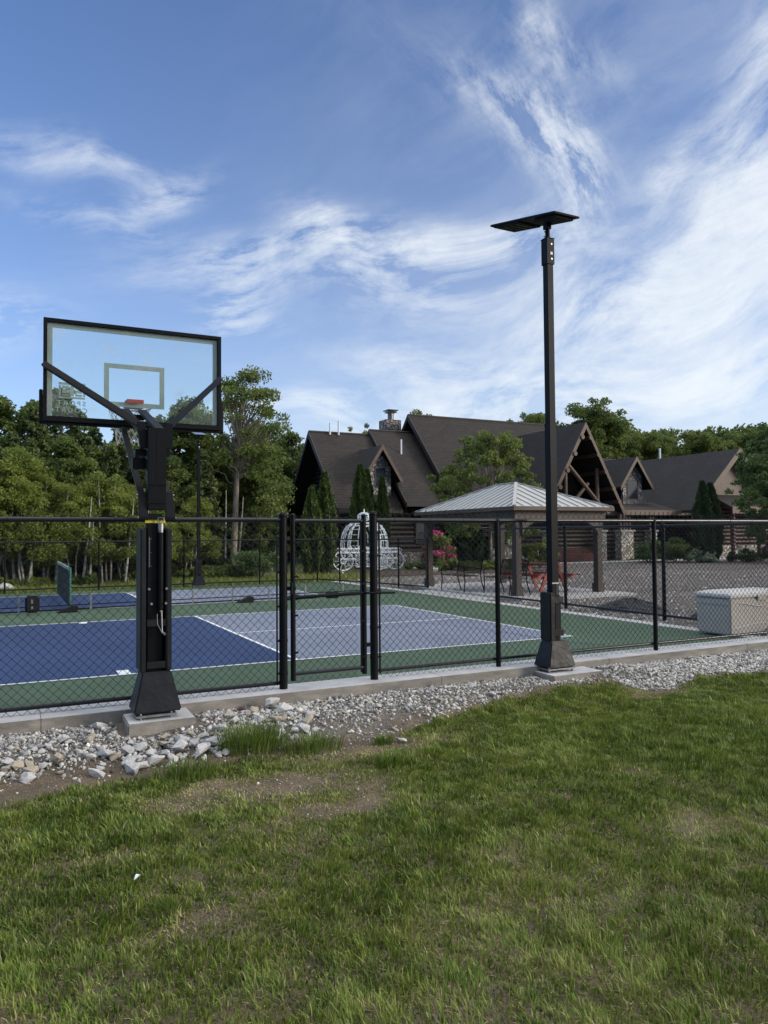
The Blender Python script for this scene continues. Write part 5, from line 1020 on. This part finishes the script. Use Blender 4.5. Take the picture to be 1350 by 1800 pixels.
BL = [(-4.7, 18.5, 4.4, 'young pale green birch at the far left of the birch row, cut by the frame'), (-3.5, 19.0, 4.7, 'tallest bright birch at the left edge beyond the low fence'), (-2.9, 18.3, 3.8, 'young birch just right of the tallest bright one'), (-2.2, 19.5, 3.9, 'young birch behind the far court net'), (-1.6, 18.6, 3.5, 'young birch right of the far court net posts'),
      (-1.0, 20.0, 3.5, 'young birch set back in the gap midway to the hoop post'), (-.4, 18.8, 3.9, 'bushy young birch left of the hoop post'), (.3, 19.6, 3.6, 'young birch directly left of the padded hoop post'), (.9, 18.6, 3.3, 'young birch hidden behind the hoop post'), (1.5, 19.8, 3.4, 'young birch just right of the hoop post, top at the arm'), (2.9, 20.2, 3.2, 'small birch right of the distant lamp post'), (-6.2, 19.2, 4.3, 'young birch outside the frame left')]
for x, y, h, lb in BL[:-1]: tree('birch', 'leafbirch', 'birchbark', (x, y, -.03), h*1.03, 'birch_tree', lb, 'birch', G1, variants=4, wide=1.0)
G2 = 'dark trees of the woods'
DK = [('conifer', -5.4, 24, 7.0, 'dark conifer at the extreme left edge of the woods'), ('decid', -3.7, 25, 7.3, 'dark round topped tree at the left edge above the bright birch'), ('conifer', -2.6, 24, 6.9, 'dark conifer left of the backboard lower corner'), ('decid', -1.7, 26, 8.0, 'dark tree whose top shows through the lower left of the backboard glass'), ('conifer', -1.0, 24.4, 7.0, 'dark conifer below the lower left corner of the backboard'),
      ('conifer', .1, 29, 6.9, 'small dark conifer in the sky gap below the backboard'), ('conifer', 1.2, 29, 6.7, 'narrow dark conifer behind the basketball net'), ('decid', 1.6, 26, 6.8, 'dark tree directly behind the hoop arm'), ('conifer', 2.4, 25, 6.9, 'dark conifer just right of the hoop arm'), ('decid', 3.6, 27, 7.4, 'dark leafy tree behind the distant solar lamp head'), ('decid', 4.4, 27.5, 8.3, 'leafy tree behind the lower right corner of the backboard'),
      ('conifer', 5.4, 29, 7.6, 'dark conifer behind the tall bare trunk'), ('decid', 6.9, 26.5, 6.6, 'mid height tree right of the tall bare trunk'), ('decid', 7.4, 28, 7.2, 'rounded tree under the right side of the tallest crown'), ('conifer', 11.6, 41, 9.2, 'dark conifer left of the lodge gable'), ('decid', 11.0, 38, 9.0, 'leafy tree touching the left corner of the lodge roof'), ('decid', 13.4, 38.6, 8.4, 'leafy tree peeking out at the left edge of the lodge roof'), ('decid', 12.2, 38.0, 8.0, 'rounded dark tree between the tallest crown and the lodge'), ('conifer', 10.4, 37.2, 7.8, 'dark conifer behind the right side of the tallest crown'), ('decid', 8.6, 31.5, 6.8, 'dark tree over the lodge side porch'),
      ('conifer', -3.4, 21.8, 5.5, 'dark conifer behind the tallest bright birch'), ('decid', -1.4, 21.8, 5.4, 'dark tree behind the middle of the birch row'), ('conifer', .2, 22.5, 5.3, 'dark conifer behind the birches left of the hoop'), ('decid', 2.3, 21.6, 4.9, 'low dark tree behind the hoop post'), ('conifer', 3.8, 22.2, 5.2, 'dark conifer right of the hoop post'), ('decid', 6.9, 25.2, 4.4, 'low dark understory tree left of the lodge'), ('conifer', -7, 25, 7.3, 'dark conifer beyond the left frame edge')]
for k, x, y, h, lb in DK[:-1]: tree(k, 'leafneedle' if k == 'conifer' else 'leafdark', 'darkbark', (x, y, -.03), h*1.04, 'conifer_tree' if k == 'conifer' else 'broadleaf_tree', lb, 'tree', G2, variants=3, wide=1.05)
tree('tall', 'leafmid', 'bark', (5.55, 24, -.03), 9.45, 'tall_tree', 'tallest tree with long bare pale trunk and spreading crown right of the backboard', 'tree', None, 1, rz=-.45)
# slender bare trunks in front of the dark wood
for x, y, h, lx_, lb in ((5.1, 21.5, 3.3, .25, 'thin pale leaning trunk left of the tall bare trunk'), (4.7, 22, 3.6, .05, 'thin straight pale trunk between lamp and tall trunk'), (6.4, 21, 1.6, .3, 'short pale leaning stem right of the tall trunk'), (-1.2, 18.2, 3.0, .28, 'thin white leaning birch stem left of the hoop post'), (-2.9, 17.9, 2.2, .3, 'thin white leaning stem at the left behind the court net'), (.15, 18.0, 3.0, .3, 'thin white birch stem nearest the hoop post'), (-1.0, 18.0, 2.2, .12, 'thin white upright stem in the dark gap left of the hoop')):
    o = MB().tube([(x, y, -.05), (x+lx_*.35, y, h*.33), (x+lx_*.75, y, h*.7), (x+lx_, y, h)], [.045, .037, .028, .012], 7).build('bare_trunk', 'birchbark', None, smooth=True); tag(o, lb, 'tree trunk')
# the wood behind reads as one dark mass
r = np.random.default_rng(77); n = 420; C = []
cy_ = r.uniform(27, 42, n); cx_ = r.uniform(-14, np.where(cy_ < 37, 8.5, 12.5), n); cz_ = r.uniform(.3, 6.1, n); cx_ = np.concatenate([cx_, r.uniform(8, 17, 90)]); cy_ = np.concatenate([cy_, r.uniform(38.5, 45, 90)]); cz_ = np.concatenate([cz_, r.uniform(.3, 5.5, 90)]); n += 90
q = crownpoints(r, np.stack([cx_, cy_, cz_, r.uniform(.6, 1.3, n)], 1), 70, .8)
V, Fq, va = leafcloud(q[0], .26, 5, q[1]); o = link('distant_wood', npmesh('distant_wood', V, [Fq], va), 'leafneedle'); tag(o, 'dark deep mass of woods behind the first trees', 'woods', kind='stuff')
# trees round the lodge
for x, y, h, lb in ((20.3, 44, 10.3, 'narrow treetop above the left lodge roof, left one'), (22.9, 46, 11.0, 'rounded treetop above the lodge roof left of the chimney'), (26.9, 44, 12.0, 'small treetop poking over the main ridge right of the chimney'), (39.6, 46, 13.1, 'treetop over the right end of the main ridge, left of the lamp post')):
    tree('bigleaf', 'leafmid', 'darkbark', (x, y, 0), h, 'broadleaf_tree', lb, 'tree', 'treetops above the lodge roof', 3, wide=.62)
RG = ((44.0, 49, 13.2, 'dark treetop just right of the lamp post'), (46.5, 46, 14.9, 'tall irregular dark treetop behind the entrance gable peak'), (49.5, 46.5, 14.0, 'dark tree right of the entrance gable peak'), (53.4, 48, 13.6, 'tree above the left edge of the right wing roof'), (56.0, 47, 13.0, 'rounded tree above the right dormer'), (59.6, 47, 12.5, 'tree at the dip in the skyline above the right wing'), (61.9, 46, 13.6, 'rounded tree above the middle of the right wing ridge'), (65.0, 46, 12.9, 'tree above the right end of the wing ridge'), (68.5, 46, 14.2, 'tree behind the near green tree at the right edge'), (70.5, 43, 14.0, 'tree at the right frame edge behind the near green tree'))
for i, (x, y, h, lb) in enumerate(RG): tree('bigleaf', 'leafdark' if i < 3 else 'leafmid', 'darkbark', (x, y, 0), h*(.99 if i in (0, 1, 2) else .93), 'broadleaf_tree', lb, 'tree', 'trees behind the right wing', 3, wide=1.0)
n = 230; q = crownpoints(r, np.stack([r.uniform(40, 92, n), r.uniform(50, 62, n), r.uniform(3, 13.6, n), r.uniform(1.2, 2.2, n)], 1), 150, 1.4)
V, Fq, va = leafcloud(q[0], .36, 6, q[1]); o = link('distant_wood', npmesh('distant_wood', V, [Fq], va), 'leafdark'); tag(o, 'continuous green treeline behind the trees at the right', 'woods', kind='stuff')
tree('maple', 'leafmid', 'bark', (17.7, 21.2, 0), 6.75, 'ornamental_tree', 'bright green ornamental tree standing behind the gazebo roof in front of the lodge', 'tree', None, 1, rz=1.0, wide=.88)
tree('maple', 'leafcool', 'bark', (33.6, 16.0, 0), 7.7, 'shade_tree', 'large fresh green tree at the right edge in front of the right wing', 'tree', None, 1, rz=2.2, wide=.98)
def arborvitae(x, y, h, rad, m, label, seed):
    r = np.random.default_rng(seed); n = int(5200*h/4); z = r.random(n)**.9*h; env = rad*np.minimum(1, (1.04-z/h)*2.1)**.8*np.minimum(1, .55+z/h*1.6); a = r.uniform(0, 6.28, n); lob = 1+.16*np.sin(a*5+z*1.3)+.1*np.sin(z*9+a*3); rr = env*lob*(.72+.3*r.random(n))
    C = np.stack([rr*np.cos(a), rr*np.sin(a), z+.05], 1); d = r.normal(0, .35, (n, 3)); d[:, 2] += 1.2; d[:, 0] += .45*np.cos(a); d[:, 1] += .45*np.sin(a); d /= np.linalg.norm(d, axis=1)[:, None]; s = .11*(.7+.6*r.random(n))[:, None]; side = np.cross(d, r.normal(size=(n, 3))); side /= np.linalg.norm(side, axis=1)[:, None]
    V = np.stack([C-d*s*.8, C+side*s*.33, C+d*s, C-side*s*.33], 1).reshape(-1, 3); i = np.arange(n)[:, None]*4; v = np.clip(.45+.3*np.sin(a*5+z*1.3)+r.normal(0, .15, n), 0, 1)
    t = thing('arborvitae', (x, y, 0), label, 'arborvitae'); o = link('crown', npmesh('crown', V, [i+np.array([[0, 1, 2, 3]])], np.repeat(v, 4)), m, t); MB().cyl((x, y, 0), (x, y, h*.85), .07, 6, .02).build('trunk', 'darkbark', t); return t
AV = [(7.35, 18.7, 3.45, .42, 'leafarb', 'left shorter columnar arborvitae in front of the lodge gable'), (7.75, 19.5, 3.6, .40, 'leafarb', 'short arborvitae in the middle of the left clump of three'), (8.1, 19.1, 4.15, .42, 'leafarb', 'tallest pointed arborvitae of the clump left of the gate post'),
      (12.15, 24.4, 5.1, .55, 'leafarb', 'tall columnar arborvitae behind the carriage, left'), (12.75, 24.9, 4.9, .42, 'leafarb', 'arborvitae tucked against the tall one behind the carriage'), (13.4, 24.5, 4.55, .34, 'leafarb', 'thin arborvitae right of the pair behind the carriage, beside the dormer'),
      (30.8, 19.7, 4.4, .55, 'leafarbdk', 'dark columnar arborvitae before the right wing, left of a pair'), (31.9, 20.1, 4.35, .6, 'leafarbdk', 'dark columnar arborvitae before the right wing, right of a pair'), (16.9, 21.9, 3.0, .75, 'leafarbdk', 'broad dark green hedge shrub between pink blossom and bench'), (18.0, 22.6, 3.1, .6, 'leafarbdk', 'dark green hedge column left of the pale terrace wall')]
for i, (x, y, h, rd, m_, lb) in enumerate(AV): arborvitae(x, y, h, rd, m_, lb, 300+i)
def shrub(x, y, h, rad, m, label, seed, name='shrub', size=.08, flowers=None, cat='shrub', dn=150):
    r = np.random.default_rng(seed); n = int(14+rad*10); cl = []
    for _ in range(n):
        a = r.uniform(0, 6.28); d = rad*math.sqrt(r.random()); cl.append((d*math.cos(a), d*math.sin(a), max(.08, h*(.25+.6*r.random())*(1-.35*(d/rad)**2)), r.uniform(.22, .42)*min(1, max(h, .5))))
    C, va = crownpoints(r, cl, dn, .3); C = C[C[:, 2] > .02]; va = va[:len(C)]; V, Fq, vv = leafcloud(C, size, seed, va)
    t = thing(name, (x, y, 0), label, cat); link('foliage', npmesh('foliage', V, [Fq], vv), m, t); W = MB()
    for k in range(7): a = r.uniform(0, 6.28); W.cyl((x+.05*math.cos(a), y+.05*math.sin(a), 0), (x+rad*.6*math.cos(a), y+rad*.6*math.sin(a), h*.7), .018, 5, .006)
    W.build('stem', 'darkbark', t)
    if flowers:
        fcl = [(c[0]*1.05, c[1]*1.05-.05, c[2]+.08, c[3]*.8) for c in cl if r.random() < .85]; C2, v2 = crownpoints(r, fcl, 110, .3); V, Fq, vv = leafcloud(C2, .10, seed+1, v2, asp=1.1); link('blossom', npmesh('blossom', V, [Fq], vv), flowers, t)
    return t
SH = [(5.2, 18.6, 1.3, .95, 'leafcool', 'grey green rounded bush at the fence left of the gate'), (4.3, 19.2, .65, .6, 'leafmid', 'low bush at the foot of the tall bare trunk'), (3.4, 19.2, .6, .7, 'leafmid', 'low leafy growth right of the distant lamp'), (2.6, 19.0, .5, .6, 'leafmid', 'low leafy growth behind the distant lamp base'), (.9, 18.9, .5, .8, 'leafmid', 'low undergrowth behind the hoop post'), (-1.2, 18.3, .45, .7, 'leafmid', 'low undergrowth at the woods edge left of the hoop'), (-3.0, 18.0, .4, .8, 'leafbirch', 'yellow green weeds at the foot of the birches at the left'),
      (8.3, 20.6, .7, .6, 'leafcool', 'leafy bush between the arborvitae clump and the carriage'), (14.2, 19.6, .6, .7, 'leafmid', 'low green bush beneath the pink blossom'), (15.5, 19.2, .55, .7, 'leafbirch', 'yellow green low plant behind the left bench'), (16.9, 19.4, .5, .8, 'leafmid', 'low green plants behind the left bench back'), (13.6, 21.4, .35, .5, 'leafbirch', 'low yellow green plants right of the carriage wheel'), (18.6, 19.8, .6, .7, 'leafmid', 'low green plants behind the second bench'),
      (19.6, 19.8, 1.9, .6, 'leafbirch', 'bright small leafy shrub seen under the gazebo roof'), (28.4, 21.4, 1.5, 1.1, 'leafcool', 'grey green large bush before the porch right of the stone piers'), (30.0, 21.0, 1.5, .9, 'leafmid', 'green bush left of the dark arborvitae pair'), (33.0, 18.6, .8, 1.0, 'leafarbdk', 'low dark mounded bush before the stacked log posts'), (34.5, 19.0, .6, 1.3, 'leafmid', 'low spreading bush at the right before the stone plinth')]
for i, (x, y, h, rd, m_, lb) in enumerate(SH): shrub(x, y, h, rd, m_, lb, 500+i)
shrub(14.35, 20.6, 1.9, .6, 'leafmid', 'magenta flowering rhododendron beside the gazebo left post', 601, 'flowering_shrub', flowers='flowerpink'); shrub(9.6, 22.6, 1.2, .5, 'leafmid', 'small mauve flowering shrub left of the carriage', 602, 'flowering_shrub', flowers='flowermauve'); shrub(32.9, 16.4, 1.9, .9, 'leafdark', 'mauve pink flowering shrub at the right edge behind the fence', 603, 'flowering_shrub', flowers='flowermauve')
shrub(30.6, 19.9, .8, .8, 'variegated', 'low white edged variegated plant in the bed before the lodge', 604, 'variegated_plant', .13, cat='plant', dn=90)
o = rock(-3.45, 17.0, .3, 'large pale boulder beyond the low fence at the left edge', i=8); o.location.z = .05
for x, y, s, lb in ((12.9, 20.2, .12, 'small white stone on the bed edge right of the carriage'), (13.2, 19.0, .15, 'pale stone at the bed edge by the gazebo left post'), (8.6, 18.6, .12, 'grey stone at the bed edge below the arborvitae clump')): o = rock(x, y, s, lb); o.location.z = .1
# dry weeds and far grass at the wood edge
n = 26000; r = np.random.default_rng(9); x = r.uniform(-9, 9, n); y = r.uniform(15.5, 19.5, n); h = .06+.16*r.random(n)*vnoise(x, y, .8, 3, 2)*2; a = r.uniform(0, 6.28, n); wv = .014
P = lambda t, wf, le: np.stack([x+np.cos(a)*h*le-np.sin(a)*wv*wf, y+np.sin(a)*h*le+np.cos(a)*wv*wf, -.03+h*t], 1)
V = np.stack([P(0, 1, 0), P(0, -1, 0), P(1, 0, .4)], 1).reshape(-1, 3); i = np.arange(n)[:, None]*3
tag(link('verge_grass', npmesh('verge_grass', V, [i+np.array([[0, 1, 2]])], np.repeat(np.clip(r.normal(.55, .22, n), 0, 1), 3)), 'grass'), 'yellow green grass verge between far fence and woods', 'grass', kind='stuff')
# gravel texture over the lot near the court
r = np.random.default_rng(44); n = 9000; x = 7.1+r.random(n)**1.6*16; y = r.uniform(-1.8, 16, n); k = ~((x < 11.4) & (y > 5.2) & (y < 11.5)); x, y = x[k], y[k]
scatter('lot_gravel', np.stack([x, y, np.full(len(x), .008)], 1), np.exp(r.normal(-4.0, .4, len(x))), 6, label='loose crushed stone on the lot beside the court', cat='gravel', kind='stuff')
